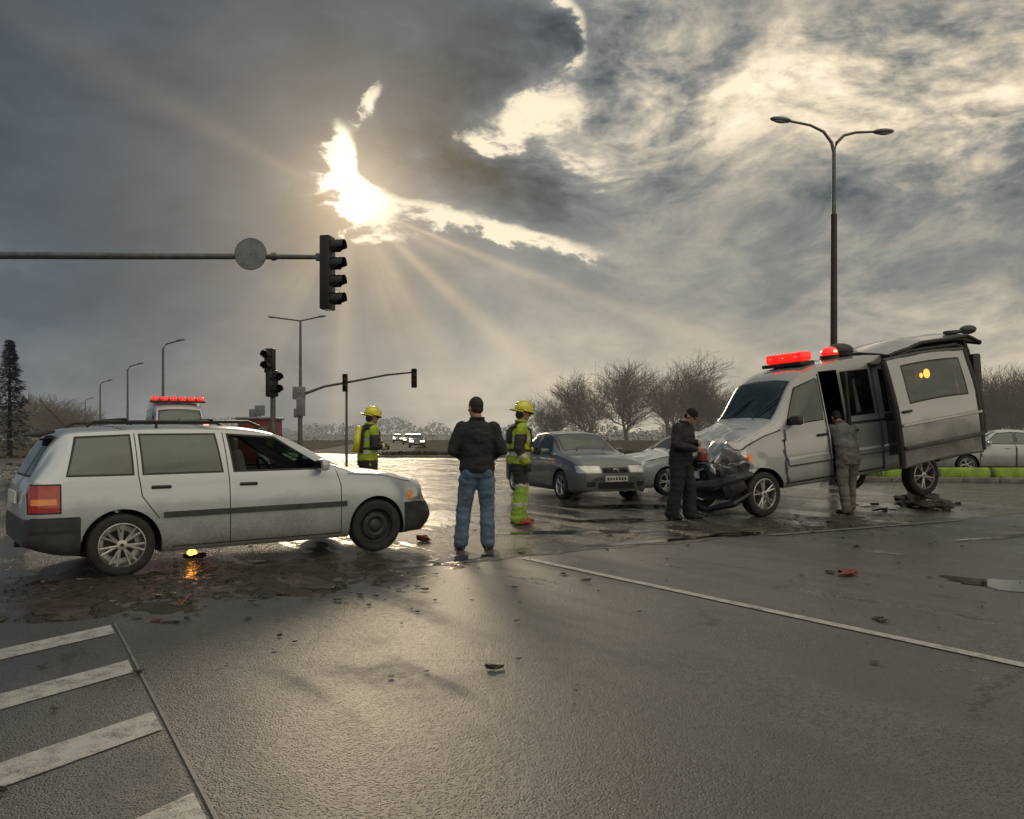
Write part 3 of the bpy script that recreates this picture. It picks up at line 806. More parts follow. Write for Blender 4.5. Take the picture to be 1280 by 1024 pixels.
        if ff:
            if ff==2:
                b.tube(sp((0,-.22,1.02)),sp((0,-.20,1.42)),.065,.065,'helmet',16); b.sph(sp((0,-.20,1.42)),.065,'helmet')
                b.box(sp((0,-.165,1.22)),(.26,.03,.42),'ffdark',rl,bev=.012)
                b.path([sp((.09,-.14,1.35)),sp((.17,.06,1.45)),sp((.08,.18,1.28))],.012,'black',6)
            else:
                b.box(sp((0,-.17,1.30)),(.26,.06,.22),'ffdark',rl,bev=.02)
            for sg in (-1,1):
                b.path([sp((sg*.10,-.16,1.40)),sp((sg*.115,-.03,1.515)),sp((sg*.11,.135,1.40)),sp((sg*.10,.17,1.2)),sp((sg*.17,.05,1.03))],.018,'ffdark',6)
            b.path([sp((.12*math.cos(t)*1.75,.0+.172*math.sin(t),1.10)) for t in np.linspace(0,2*math.pi,21)],.02,'ffdark',6)
    b.path([sp((.073*math.cos(t),.0+.073*math.sin(t),1.535)) for t in np.linspace(0,2*math.pi,21)],.018,J,8)
    hbm=bmesh.new()
    for key,sg in (('L',-1),('R',1)):
        el,wv=wr[key]; d=(wv-el).normalized()
        nrm=V((-sg,0,0)) if abs(d.x)<.8 else V((0,0,-1))
        side=d.cross(nrm).normalized(); nrm=side.cross(d).normalized()
        w0=el+(wv-el)*.86
        rcone(hbm,w0,wv,.030,.027)
        pc=wv+d*.045
        m=Matrix((side,nrm,d)).transposed()
        ell(hbm,pc,(.042,.018,.052),m); rcone(hbm,wv+side*.02+d*.02,wv+side*.028+d*.085,.014,.011); rcone(hbm,wv-side*.02+d*.02,wv-side*.028+d*.085,.014,.011)
        fwd=side if side.y>0 or side.z>0 else -side
        for i,(o,l) in enumerate(((.030,.070),(.010,.080),(-.010,.075),(-.029,.058))):
            base=wv+fwd*o+d*.085; a=0; p=base
            for sl,cu in ((.45,.45),(.30,.75),(.25,.6)):
                a+=cu*grip*.8; dd=(d*math.cos(a)+nrm*math.sin(a)); q=p+dd*l*sl; rcone(hbm,p,q,.0095,.0082,8); p=q
        p=wv+fwd*.028+d*.02
        for k2,l in ((0,.04),(1,.032)):
            dd=(d*.65+fwd*(.65-.4*k2)+nrm*(.25+.4*k2)).normalized(); q=p+dd*l; rcone(hbm,p,q,.012,.0095,8); p=q
    parts.append((remesh(hbm,.0045,1),'ffdark' if ff else 'skin','hn'))
    extra=b.obj('x',None)
    allk=[]; V_=[];F_=[];MI=[]
    def mi(k):
        if k not in allk: allk.append(k)
        return allk.index(k)
    def bandmat(kind,k,c):
        if not ff: return k
        if kind=='jk':
            z=c.z
            tors=abs(c.x)<.20
            if tors:
                if 1.01<z<1.06 or 1.24<z<1.29: return 'reflect'
                if 1.06<z<1.10: return 'hivis'
                if z>1.42 or z<.90: return 'ffdark'
            for key in 'LR':
                el,wv=wr[key]; t=(c-el).dot((wv-el))/((wv-el).length_squared)
                if (c-(el+(wv-el)*max(0,min(1,t)))).length<.09:
                    if .45<t<.65: return 'reflect'
                    if t<.40: return 'ffdark'
            if not tors and z>1.12: return 'hivis' if z>1.34 else 'ffdark'
            return k
        if kind=='tr':
            if .27<c.z<.32 or .56<c.z<.60: return 'reflect'
            if c.z>.60: return 'ffdark'
        return k
    for me,k,kind in parts:
        o=len(V_)
        V_+=[tuple(v.co) for v in me.vertices]
        for p in me.polygons:
            F_.append([i+o for i in p.vertices]); MI.append(mi(bandmat(kind,k,p.center)))
    me=extra.data; o=len(V_); V_+=[tuple(v.co) for v in me.vertices]
    for p in me.polygons: F_.append([i+o for i in p.vertices]); MI.append(mi(B_names[me.materials[p.material_index].name]))
    bpy.data.objects.remove(extra)
    me=bpy.data.meshes.new(name); me.from_pydata(V_,[],F_)
    for k in allk: me.materials.append(M[k])
    me.polygons.foreach_set('material_index',MI); me.polygons.foreach_set('use_smooth',[True]*len(F_)); me.update()
    ob=bpy.data.objects.new(name,me); scene.collection.objects.link(ob)
    ob.location=loc; ob.rotation_euler=(0,0,yaw); ob.scale=(sc,sc,sc); return ob
B_names={m.name:k for k,m in M.items()}
person('man_in_black_jacket',(-.42,9.66,.006),rad(4),1.84,0,(.55,.12),
   arms={'L':((-.285,-.05,1.17),(-.15,.15,1.06)),'R':((.285,-.05,1.17),(.15,.15,1.06))},legs={'L':(-.19,.03,.09),'R':(.12,-.02,.09)},J='jblack',Tm='jeans',hat='hair',hem=.90,bulk=.018)
person('firefighter',(.11,12.5,.006),rad(-80),1.86,.04,(-.1,.15),
   arms={'L':((-.26,.0,1.15),(-.17,.24,1.08)),'R':((.27,-.06,1.14),(.26,.06,.90))},legs={'L':(-.12,.06,.09),'R':(.12,-.06,.09)},J='hivis',Tm='hivis2',S='shoeor',hat='helmet',ff=1,hem=.80,bulk=.026)
person('firefighter',(-2.60,14.4,.006),rad(-55),1.84,.08,(-.3,.1),
   arms={'L':((-.27,.05,1.15),(-.10,.28,1.15)),'R':((.28,.02,1.15),(.14,.28,1.12))},J='hivis',Tm='hivis2',hat='helmet',ff=2,hem=.80,bulk=.03)
person('man_in_black_jacket',(2.78,13.2,.006),rad(-128),1.86,.12,(.15,.55),
   arms={'L':((-.30,.03,1.16),(-.07,.27,1.20)),'R':((.29,.06,1.16),(.12,.33,1.10))},legs={'L':(-.14,.10,.09),'R':(.13,-.08,.09)},J='jblack',Tm='trdark',hat='beanie',hem=.84,bulk=.04)
person('person_leaning_into_van',(5.90,14.05,.006),rad(8),1.92,.42,(0,.3),
   arms={'L':((-.24,.46,1.26),(-.16,.70,1.36)),'R':((.26,.44,1.22),(.17,.68,1.18))},legs={'L':(-.12,-.16,.09),'R':(.10,.10,.09)},J='jgrey',Tm='trgrey',hat='hair',hem=.80,bulk=.014)
b=B(); b.box((0,0,0),(.20,.12,.15),'debrisred',bev=.03); b.path([(-.08,0,.07),(-.04,0,.13),(.04,0,.13),(.08,0,.07)],.008,'black',6); b.box((.06,-.062,.0),(.07,.01,.09),'signback',bev=.004)
o=b.obj('hand_bag'); o.location=(3.10,12.96,1.03); o.rotation_euler=(0,.2,.6)
# ------------------------------------------------------------------ street furniture
def tl_head(b,c,n,s,face,k='black'):
    f=V(face).normalized(); rot=V((0,-1,0)).rotation_difference(f).to_matrix()
    b.box(c,(s*.95,s*.62,n*s+.06),k,rot,bev=.03)
    for i in range(n):
        z=(i-(n-1)/2)*s; cc=V(c)+rot@V((0,-s*.31,z))
        b.lathe([(.37*s,0),(.34*s,.01),(.0001,.03)],'rubber',Matrix.Translation(cc)@rot.to_4x4(),18)
        rings=[]
        for d,rr in ((0,.40*s),(.35*s,.40*s),(.72*s,.39*s)):
            rings.append([b.bm.verts.new(cc+rot@V((rr*math.cos(t),-d*(1.0 if math.sin(t)>-.3 else .55),rr*math.sin(t)))) for t in np.linspace(-.7,math.pi+.7,16)])
        for a2,b2 in zip(rings,rings[1:]):
            for j in range(15):
                fc=b.bm.faces.new((a2[j],a2[j+1],b2[j+1],b2[j])); fc.material_index=b.mi(k); fc.smooth=True
b=B()
b.path([(-12.2,15.3,0),(-12.2,15.3,5.4)],[.15,.12],'pole',16)
b.lathe([(.30,0),(.30,.04),(.16,.12)],'pole',Matrix.Translation((-12.2,15.3,.0))@Matrix.Rotation(rad(90),4,'X'),20)
b.path([(-12.2,15.3,4.78),(-9.6,15.2,4.80),(-6.9,15.1,4.76),(-5.2,15.05,4.745),(-3.6,15,4.72)],[.085,.072,.06,.055,.042],'pole',12)
b.tube((-4.87,14.93,4.76),(-4.87,14.90,4.76),.29,.29,'signback',36); b.tube((-4.87,14.895,4.76),(-4.87,14.88,4.76),.012,.012,'pole')
b.lathe([(.29,0),(.30,.012),(.29,.03)],'pole',Matrix.Translation((-4.87,14.895,4.76)),36)
b.tube((-4.52,15.04,4.74),(-4.44,15.04,4.74),.075,.075,'pole')
tl_head(b,(-3.46,15.0,4.42),4,.33,(1,-.18,0))
b.box((-3.62,15.0,4.72),(.12,.1,.14),'pole',bev=.02)
b.obj('traffic_light',sharp=40)
b=B()
b.path([(-4.84,16.2,0),(-4.84,16.2,2.9)],[.06,.05],'pole',12)
tl_head(b,(-4.87,16.1,2.88),2,.22,(-.3,-1,0)); tl_head(b,(-4.83,16.1,2.42),2,.24,(.8,-.6,0)); b.box((-4.84,16.0,1.2),(.14,.1,.22),'helmet',bev=.02)
b.obj('traffic_light',sharp=40)
b=B()
b.path([(-9.28,35,0),(-9.28,35,3.45)],[.10,.08],'pole',12)
b.path([(-9.28,35,3.1),(-8.2,35,3.5),(-7.28,35,3.66),(-5.5,35,4.0),(-4.3,35,4.12)],[.07,.06,.055,.05,.04],'pole',8)
b.path([(-7.28,35.2,0),(-7.28,35.2,3.9)],[.06,.05],'pole',10)
tl_head(b,(-7.28,34.9,3.65),3,.24,(.1,-1,0)); tl_head(b,(-4.27,34.9,3.85),3,.26,(.1,-1,0))
b.box((-9.28,34.85,3.2),(.55,.12,.55),'signback',bev=.02); b.box((-9.2,34.85,2.6),(.35,.2,.8),'signback',bev=.02)
b.obj('traffic_light',sharp=40)
def lamp_head(b,p,dr,s=1):
    d=V(dr).normalized(); rot=V((1,0,0)).rotation_difference(d).to_matrix()
    b.sph(V(p)+d*.26*s,(.30*s,.13*s,.075*s),'signback',rot); b.sph(V(p)+d*.28*s-V((0,0,.03*s)),(.20*s,.10*s,.065*s),'lampglass',rot)
b=B(); x0,y0=8.85,22
b.path([(x0,y0,0),(x0,y0,1.1),(x0,y0,1.12),(x0,y0,7.45)],[.14,.13,.10,.085],'poledark',14); b.path([(x0,y0,7.4),(x0,y0,9.2)],[.06,.05],'pole',12)
b.path([(x0,y0,9.15),(x0-.06,y0,9.42),(x0-.28,y0,9.72),(x0-.65,y0,9.90),(x0-1.25,y0,10.02)],[.05,.045,.04,.035,.032],'pole',10)
b.path([(x0,y0,9.15),(x0+.08,y0,9.42),(x0+.28,y0,9.62),(x0+.6,y0,9.70),(x0+1.15,y0,9.72)],[.05,.045,.04,.035,.032],'pole',10)
lamp_head(b,(x0-1.2,y0,10.02),(-1,0,.12),1); lamp_head(b,(x0+1.1,y0,9.72),(1,0,.02),1)
b.obj('street_lamp',sharp=40)
b=B(); x0,y0=-11.9,45
b.path([(x0,y0,0),(x0,y0,7.8)],[.12,.06],'pole',10); b.path([(x0-1.5,y0,7.98),(x0,y0,7.78),(x0+1.1,y0,8.02)],.045,'pole',8)
lamp_head(b,(x0-1.4,y0,7.98),(-1,0,.1),.8); lamp_head(b,(x0+1.0,y0,8.02),(1,0,.1),.8); b.obj('street_lamp')
for x0,y0 in ((-25.3,58),(-37,77),(-52,101),(-80,150)):
    b=B(); b.path([(x0,y0,0),(x0,y0,7.6),(x0+.25,y0,7.95),(x0+1.2,y0,8.2)],[.12,.08,.06,.05],'pole',8); lamp_head(b,(x0+1.0,y0,8.2),(1,0,.15),1.1); b.obj('street_lamp')
for x0,y0 in ((-17,54),(-16,60),(-20,62)):
    b=B(); b.path([(x0,y0,0),(x0,y0,3.2)],.06,'pole',8); b.box((x0,y0-.08,3.0),(.7,.05,.7),'signback',bev=.02); b.obj('traffic_sign')
b=B(); b.box((-13.2,42,1.1),(1.6,2.4,2.2),'debrisred',bev=.05); b.box((-13.2,42,2.22),(1.8,2.6,.12),'signback',bev=.03); b.box((-13.2,40.78,1.3),(1.0,.03,.8),'rubber'); b.box((-12.7,40.77,.95),(.45,.03,1.7),'signback')
b.obj('roadside_kiosk')
b=B()
for i in range(9):
    x=12.2+i*1.62; y=24.6-.10*i
    b.box((x,y,.19),(1.50,.34,.38),'greenb',rot=Matrix.Rotation(-.06,3,'Z'),bev=.05,taper=(1,.7))
b.obj('concrete_barrier',sharp=50)
b=B()
for i in range(22):
    b.box((9.6+i*1.0,23.6-.09*i,.07),(.985,.16,.15),'kerb',rot=Matrix.Rotation(-.09,3,'Z'),bev=.015)
for i in range(30):
    b.box((-8.0+i*.9,48,.07),(.885,.16,.15),'kerb',bev=.015)
b.obj('kerb',sharp=50)
# ------------------------------------------------------------------ debris
def chunk(b,c,s,k,seed=0):
    rnd=random.Random(seed); bm=b.bm
    pts=[bm.verts.new(V(c)+V((rnd.uniform(-1,1)*s[0],rnd.uniform(-1,1)*s[1],abs(rnd.uniform(0,1))*s[2]))) for _ in range(10)]
    r=bmesh.ops.convex_hull(bm,input=pts)
    i=b.mi(k)
    for g in r['geom']:
        if isinstance(g,bmesh.types.BMFace): g.material_index=i
    bmesh.ops.delete(bm,geom=[g for g in r['geom_interior'] if isinstance(g,bmesh.types.BMVert)],context='VERTS')
b=B()
for i in range(2):
    for q in range(7):
        rr=random.Random(50+q+10*i); chunk(b,(7.72+.55*i+rr.uniform(-.30,.30),15.05+1.45*i+rr.uniform(-.25,.25),.0),(.24,.22,rr.uniform(.12,.25)),'dirtblock',seed=300+q+i*20)
b.obj('broken_kerb_rubble',sharp=30)
b=B(); sd=0
for x,y,sx,sy,sz,k in ((-.11,4.75,.05,.022,.035,'debris'),(3.31,7.91,.14,.06,.06,'debrisred'),(3.22,8.05,.06,.05,.03,'debris'),(2.76,5.96,.05,.03,.025,'debris'),(2.74,6.02,.03,.02,.015,'debris'),(-2.65,5.96,.06,.03,.02,'debrisred'),(-2.54,5.93,.07,.03,.015,'debris'),(-2.45,6.0,.03,.02,.03,'debris'),(-2.0,6.06,.03,.015,.012,'debris'),(-1.6,5.53,.02,.01,.02,'debris'),(-3.8,6.0,.05,.04,.03,'debris'),(-1.99,3.12,.03,.01,.02,'debris'),(4.27,9.93,.05,.04,.03,'debris'),(5.0,12.5,.12,.05,.05,'debris'),(-1.1,10.4,.12,.08,.10,'debrisred')):
    for q in range(3):
        sd+=1; rr=random.Random(sd); chunk(b,(x+rr.uniform(-1,1)*sx*.5,y+rr.uniform(-1,1)*sy*.5,.005),(sx*.8,sy,sz),k,seed=sd)
rnd=random.Random(3)
for i in range(900):
    t=rnd.random()
    if t<.5: x,y=rnd.gauss(-3.1,1.3),rnd.gauss(7.2,.55)
    elif t<.78: x,y=rnd.gauss(4.2,1.7),rnd.gauss(12.3,.8)
    else: x,y=rnd.uniform(-4,7),rnd.uniform(4.0,13)
    s=abs(rnd.gauss(0,.015))+.004
    chunk(b,(x,y,.008),(s*1.4,s,s*.7),rnd.choice(['debris','debris','dirtblock','dirtblock','black','debris','kerb']),seed=1000+i)
for i in range(14):
    x=rnd.uniform(6.0,9.0); y=14.7+(x-7)*.4+rnd.uniform(-.3,.9); s=rnd.uniform(.03,.09)
    chunk(b,(x,y,.008),(s*1.6,s,s),rnd.choice(['black','debris','dirtblock']),seed=2000+i)
b.obj('crash_debris',sharp=20)
b=B(); b.sph((-3.58,8.95,.07),(.055,.045,.045),'amberglow'); b.box((-3.56,8.98,.04),(.22,.14,.05),'black',bev=.015); b.obj('fallen_indicator_lamp')
# ------------------------------------------------------------------ ground materials
def asphalt(name,wet,base=(.066,.070,.075),coarse=1.0,brown=0,puddle=.66,r0=.72,r1=.30):
    m,nt,b=newmat(name)
    pos=nt.nodes.new('ShaderNodeNewGeometry').outputs['Position']
    x,y,z=sep(nt,pos)
    fine=nz(nt,pos,130,2,.75); mid=nz(nt,pos,20/max(1,coarse*.5),3,.6); big=nz(nt,pos,.5,5,.62,.3)
    al=x*.57-y*.82; ac=x*.82+y*.57
    tr=nz(nt,comb(nt,al*.10,ac*1.5,0.0),1.0,3,.55,.3)
    stone=voro(nt,pos,70).sstep(.0,.55)
    cd=voro(nt,comb(nt,x+big*2.2,y+mid*.25,0.0),.34,'DISTANCE_TO_EDGE')
    crack=cd.sstep(.002,.009,1,0)*tr.sstep(.42,.56)
    lum=(fine*1.0+stone*.40+mid*.3-.42)
    c=ramp(nt,lum,[(.1,tuple(k*.25 for k in base)),(.42,base),(.72,tuple(k*2.5 for k in base)),(.95,tuple(k*5.5 for k in base))])
    tone=(big*.9+tr*.8+.15)
    vm=nt.nodes.new('ShaderNodeVectorMath'); vm.operation='SCALE'; nt.links.new(c,vm.inputs[0]); nt.links.new(tone.s,vm.inputs['Scale'])
    c=vm.outputs[0]
    if brown: c=mixc(nt,mid.sstep(.35,.65),c,(.085,.066,.048))
    w=(big*1.3+tr*1.3-1.30+wet)
    wetf=w.sstep(.0,.40)
    c=mixc(nt,wetf*.5,c,(.022,.022,.022))
    c=mixc(nt,crack*.8,c,(.012,.012,.012))
    nt.links.new(c,b.inputs['Base Color'])
    pud=(w+mid*.35).sstep(puddle,puddle+.06)
    rough=(wetf*(r1-r0)+r0)-(pud*.2)+(fine-.5)*.2
    nt.links.new(rough.max(.06).s,b.inputs['Roughness'])
    b.inputs['Specular IOR Level'].default_value=.55
    h=(fine*.7+stone*.6+mid*.9*coarse)*(pud*-.9+1.0)
    bump(nt,b,h,1.0,.006*coarse)
    return m
M['asph']=asphalt('asphalt',.32,puddle=.74,r0=.68,r1=.34)
M['wet']=asphalt('wet_asphalt',.62,(.052,.050,.046),2.6,0,.80,.55,.22)
M['mud']=asphalt('wet_mud',.54,(.042,.034,.026),4.5,1,.74,.62,.24)
m,nt,bs=newmat('puddle_water'); bs.inputs['Base Color'].default_value=(.018,.017,.015,1)
pos=nt.nodes.new('ShaderNodeNewGeometry').outputs['Position']
nn=nz(nt,pos,6,3,.5); nt.links.new(nn.sstep(.4,.7,.03,.14).s,bs.inputs['Roughness']); bump(nt,bs,nz(nt,pos,25,2,.5),.12,.002)
M['puddle']=m
def paintline(name,c1=(.46,.46,.45)):
    m,nt,b=newmat(name)
    pos=nt.nodes.new('ShaderNodeNewGeometry').outputs['Position']
    n=nz(nt,pos,9,5,.7); f=nz(nt,pos,120,3,.7)
    k=(n*.6+f*.6).sstep(.42,.66)
    c=mixc(nt,k,(.08,.078,.076),c1); nt.links.new(c,b.inputs['Base Color'])
    b.inputs['Roughness'].default_value=.5
    bump(nt,b,f,.6,.004); return m
M['line']=paintline('road_paint'); M['wornline']=paintline('worn_road_paint',(.20,.20,.195))
m,nt,bs=newmat('terrain'); pos=nt.nodes.new('ShaderNodeNewGeometry').outputs['Position']
n=nz(nt,pos,.4,5,.65); nt.links.new(ramp(nt,n,[(.3,(.035,.035,.02)),(.6,(.08,.075,.05)),(.8,(.11,.10,.07))]),bs.inputs['Base Color']); bs.inputs['Roughness'].default_value=1; bs.inputs['Specular IOR Level'].default_value=.05
M['terrain']=m
def sheet(name,pts,z,k):
    b=B(); b.poly([(p[0],p[1],z) for p in pts],k); o=b.obj(name,recalc=False,sharp=None)
    if o.data.polygons[0].normal.z<0: o.data.flip_normals()
    return o
near=[(-7.0,5.6),(-4.13,6.45),(-2.7,6.95),(-1.85,7.69),(-.85,8.48),(.09,9.12),(1.94,10.2),(4.13,11.5),(7.0,12.96),(9.2,14.3),(14,17),(22,20)]
sheet('terrain',[(-3000,-800),(3000,-800),(3000,4500),(-3000,4500)],-.02,'terrain')
sheet('road',[(-40,-30),(40,-30),(42,23.5),(9.5,23.6),(7,48),(-7,54),(-16,60),(-40,34)],0,'asph')
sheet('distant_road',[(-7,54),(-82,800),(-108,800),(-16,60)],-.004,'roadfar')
wetp=[]
for a,b2 in zip(near,near[1:]):
    d=V(b2)-V(a); L_=d.length; k=int(L_/.25)+1
    for i in range(k):
        p=V(a)+d*i/k; q=noise.noise(V((p.x*1.5,p.y*1.5,0)))*.16+noise.noise(V((p.x*6,p.y*6,0)))*.06; wetp.append((p.x-q*.5,p.y+q))
wetp+=[(22,20),(22,22.6),(9.2,23.3),(6.5,44),(-8,44),(-14,42),(-30,36),(-30,3)]
sheet('wet_road',wetp,.004,'wet')
sheet('traffic_island',[(-8,48.08),(19,48.08),(19,60),(-9.2,60)],.10,'terrain')
def puddle(c,a,b_,ang,z,seed):
    pts=[]
    for i in range(90):
        t=2*math.pi*i/90; k=1+.55*noise.noise(V((math.cos(t)*1.6,math.sin(t)*1.6,seed)))+.28*noise.noise(V((math.cos(t)*5,math.sin(t)*5,seed+3)))
        u=a*k*math.cos(t); v=b_*k*math.sin(t); pts.append((c[0]+u*math.cos(ang)-v*math.sin(ang),c[1]+u*math.sin(ang)+v*math.cos(ang)))
    sheet('puddle',pts,z,'puddle')
for i,(x,y,a_,b_,an,z) in enumerate(((4.9,7.2,.85,.30,-.75,.0055),(1.7,10.35,.8,.13,.5,.0095),(3.1,11.15,.55,.12,.5,.0095),(-.6,8.95,.5,.10,.7,.0095),(.9,11.4,1.0,.22,.15,.0095),(1.8,12.9,.9,.25,.1,.0095),(2.4,15.4,1.3,.4,.1,.0095),(6.9,11.0,1.1,.12,.45,.0055),(7.9,9.2,.8,.3,-.7,.0055))):
    puddle((x,y),a_,b_,an,z,i*7.3)
def mound(name,c,ang,a,b_,hm,cell=.055):
    bb=B(); nx=int(2*a/cell); ny=int(2*b_/cell); ca,sa=math.cos(ang),math.sin(ang); g=[]
    for i in range(nx+1):
        row=[]
        for j in range(ny+1):
            u=-a+2*a*i/nx; v=-b_+2*b_*j/ny; x=c[0]+u*ca-v*sa; y=c[1]+u*sa+v*ca
            r=math.sqrt((u/a)**2+(v/b_)**2); fo=max(0,1-r)
            h=noise.fractal(V((x*2.2,y*2.2,1.3)),.8,2.1,6)*.028+noise.noise(V((x*1.1,y*1.1,5)))*.020
            z=-.016+min(1,fo*2.2)*(.016+hm)+h*min(1,fo*3+.1); z=min(z,.005+hm+.02)
            row.append(bb.bm.verts.new((x,y,z)))
        g.append(row)
    for i in range(nx):
        for j in range(ny):
            q=(g[i][j],g[i+1][j],g[i+1][j+1],g[i][j+1])
            if max(v.co.z for v in q)<-.004: continue
            f=bb.bm.faces.new(q); f.material_index=bb.mi('mud'); f.smooth=True
    bmesh.ops.delete(bb.bm,geom=[v for v in bb.bm.verts if not v.link_faces],context='VERTS')
    o=bb.obj(name,recalc=False,sharp=None)
    if o.data.polygons[0].normal.z<0: o.data.flip_normals()
    return o
mound('mud_patch',(-3.4,7.3),.52,3.8,1.55,.016)
mound('mud_patch',(4.6,12.5),.48,3.4,1.2,.012)
mound('mud_patch',(8.2,15.6),.4,2.2,1.2,.02)
def stripmesh(name,quads,z,k='line'):
    b=B()
    for q in quads: b.poly([(p[0],p[1],z) for p in q],k)
    o=b.obj(name,recalc=False,sharp=None)
    for p in o.data.polygons:
        if p.normal.z<0: p.flip()
    return o
bd=V((.545,-.88)).normalized(); sd_=V((-.5,-.86)).normalized(); p0=V((-2.94,5.86)); qs=[]
for i in range(0,5):
    a=p0+bd*1.075*i; c=a+bd*.29
    qs.append([a,c,c+sd_*3.2,a+sd_*3.2])
a=p0-bd*.02+V((.02,.01)); n=V((.88,.545)).normalized()
stripmesh('hatched_road_marking',qs,.005); stripmesh('lane_edge_line',[[a,a+n*.016,a+n*.016+bd*7,a+bd*7]],.009,'wornline')
d=V((3.0,-4.25)).normalized(); n=V((-d.y,d.x)); a=V((.09,9.0))
stripmesh('lane_line',[[a,a+n*.10,a+n*.10+d*16,a+d*16]],.0075)
a=V((3.6,11.0)); d=V((2.9,1.5)).normalized(); n=V((-d.y,d.x)); stripmesh('stop_line',[[a,a+n*.11,a+n*.11+d*4.2,a+d*4.2]],.0125,'wornline')
q=[]
for i in range(3):
    a=V((-3.2,24))+V((-.115,1)).normalized()*(i*7); dd=V((-.115,1)).normalized(); n=V((1,.115)).normalized(); q.append([a,a+n*.14,a+n*.14+dd*3,a+dd*3])
stripmesh('lane_dashes',q,.0125)
# ------------------------------------------------------------------ trees
def bare_tree(seed,H,mat='barkfar',trunk=.16,rmin=.011,name='bare_tree'):
    rnd=random.Random(seed); Vv=[];Ff=[]
    def seg(p0,p1,r0,r1,n):
        d=(p1-p0).normalized(); a=d.orthogonal().normalized(); c=d.cross(a); o=len(Vv)
        for p,rr in ((p0,r0),(p1,r1)):
            for j in range(n):
                t=2*math.pi*j/n; Vv.append(tuple(p+(a*math.cos(t)+c*math.sin(t))*rr))
        for j in range(n): Ff.append((o+j,o+(j+1)%n,o+n+(j+1)%n,o+n+j))
    def grow(p,d,L,r,lev):
        ns=5 if lev<2 else 4; r1=r
        for i in range(ns):
            up=.05 if lev>0 else .02
            d=(d+V((rnd.gauss(0,.14),rnd.gauss(0,.14),rnd.gauss(0,.09)+up))).normalized()
            q=p+d*L/ns; r2=max(rmin*.7,r*(1-.75*(i+1)/ns)); seg(p,q,r1,r2,6 if lev==0 else (4 if lev==1 else 3)); r1=r2; p=q
            if lev<4 and (i>=1 or lev>0):
                nc={0:3,1:2,2:2,3:1}.get(lev,1)
                for c in range(nc):
                    az=rnd.uniform(0,2*math.pi); tilt=rnd.uniform(.45,.95)
                    ax=Matrix.Rotation(az,3,d)@d.orthogonal().normalized()
                    nd=(Matrix.Rotation(tilt,3,ax)@d); nd.z=nd.z*.85+.12; nd.normalize()
                    grow(p,nd,L*rnd.uniform(.50,.74)*(1 if lev else .95),max(rmin,r2*.65),lev+1)
    grow(V((0,0,-.05)),V((0,0,1)),H*.46,trunk,0)
    me=bpy.data.meshes.new(name); me.from_pydata(Vv,[],Ff); me.materials.append(M[mat]); me.update()
    return me,max(v[2] for v in Vv)
def putmesh(name,me,loc,s,rz):
    o=bpy.data.objects.new(name,me); scene.collection.objects.link(o); o.location=loc; o.scale=(s[0],s[1],s[2]); o.rotation_euler=(0,0,rz); return o
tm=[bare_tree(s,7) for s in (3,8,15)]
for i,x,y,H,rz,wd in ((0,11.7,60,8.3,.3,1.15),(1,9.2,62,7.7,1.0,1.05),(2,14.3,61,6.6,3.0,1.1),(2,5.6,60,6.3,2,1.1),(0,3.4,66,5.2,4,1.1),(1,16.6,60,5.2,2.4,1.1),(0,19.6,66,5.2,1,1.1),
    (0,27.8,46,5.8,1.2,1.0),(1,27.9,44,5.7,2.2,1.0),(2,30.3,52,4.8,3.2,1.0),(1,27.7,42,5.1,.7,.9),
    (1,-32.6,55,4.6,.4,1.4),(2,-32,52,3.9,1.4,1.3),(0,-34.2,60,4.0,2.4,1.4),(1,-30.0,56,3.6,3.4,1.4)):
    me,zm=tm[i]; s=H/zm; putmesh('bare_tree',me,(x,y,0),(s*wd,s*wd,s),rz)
b=B(); rnd=random.Random(5)
H=7.3
b.path([(0,0,0),(0,0,H*.95)],[.16,.03],'bark',8)
i1=b.mi('needle')
for k in range(3400):
    t=rnd.random()**.75; z=.5+t*(H-.5); R_=(1-t)*1.9*(.72+.28*math.sin(z*7+rnd.random()))+.08
    a=rnd.uniform(0,6.283); rr=R_*math.sqrt(rnd.random()); c=V((rr*math.cos(a),rr*math.sin(a),z-.25*rr))
    s=rnd.uniform(.10,.22); dirv=V((math.cos(a),math.sin(a),rnd.uniform(-.5,.1))).normalized(); sdv=dirv.cross(V((0,0,1))).normalized()
    up=V((rnd.gauss(0,.3),rnd.gauss(0,.3),.5))
    f=b.bm.faces.new([b.bm.verts.new(c-sdv*s*.35),b.bm.verts.new(c+dirv*s*1.6),b.bm.verts.new(c+sdv*s*.35+up*s*.5)]); f.material_index=i1
o=b.obj('pine_tree',recalc=False,sharp=None); o.location=(-31.4,50,0)
def veg(name,n,fn,s0,s1,k):
    b=B(); rnd=random.Random(11); i=b.mi(k)
    for _ in range(n):
        c=V(fn(rnd)); s=rnd.uniform(s0,s1); a=V((rnd.gauss(0,1),rnd.gauss(0,1),rnd.gauss(0,1))).normalized(); c2=a.orthogonal().normalized()
        d3=a.cross(c2)
        f=b.bm.faces.new([b.bm.verts.new(c+c2*s),b.bm.verts.new(c-c2*s*.5+d3*s*.6),b.bm.verts.new(c-c2*s*.4-d3*s*.7)]); f.material_index=i
    return b.obj(name,recalc=False,sharp=None)
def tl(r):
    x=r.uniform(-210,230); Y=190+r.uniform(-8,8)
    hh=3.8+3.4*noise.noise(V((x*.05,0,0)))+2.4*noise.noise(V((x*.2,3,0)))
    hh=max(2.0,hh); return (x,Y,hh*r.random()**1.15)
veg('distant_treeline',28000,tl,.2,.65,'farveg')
def bush(r):
    x=r.uniform(2,34); Y=58+r.uniform(-2.5,2.5)+x*.05
    hh=1.7+.8*noise.noise(V((x*.35,1,0)))+.6*noise.noise(V((x*1.3,3,0)))
    return (x,Y,max(.2,hh)*r.random()**1.4)
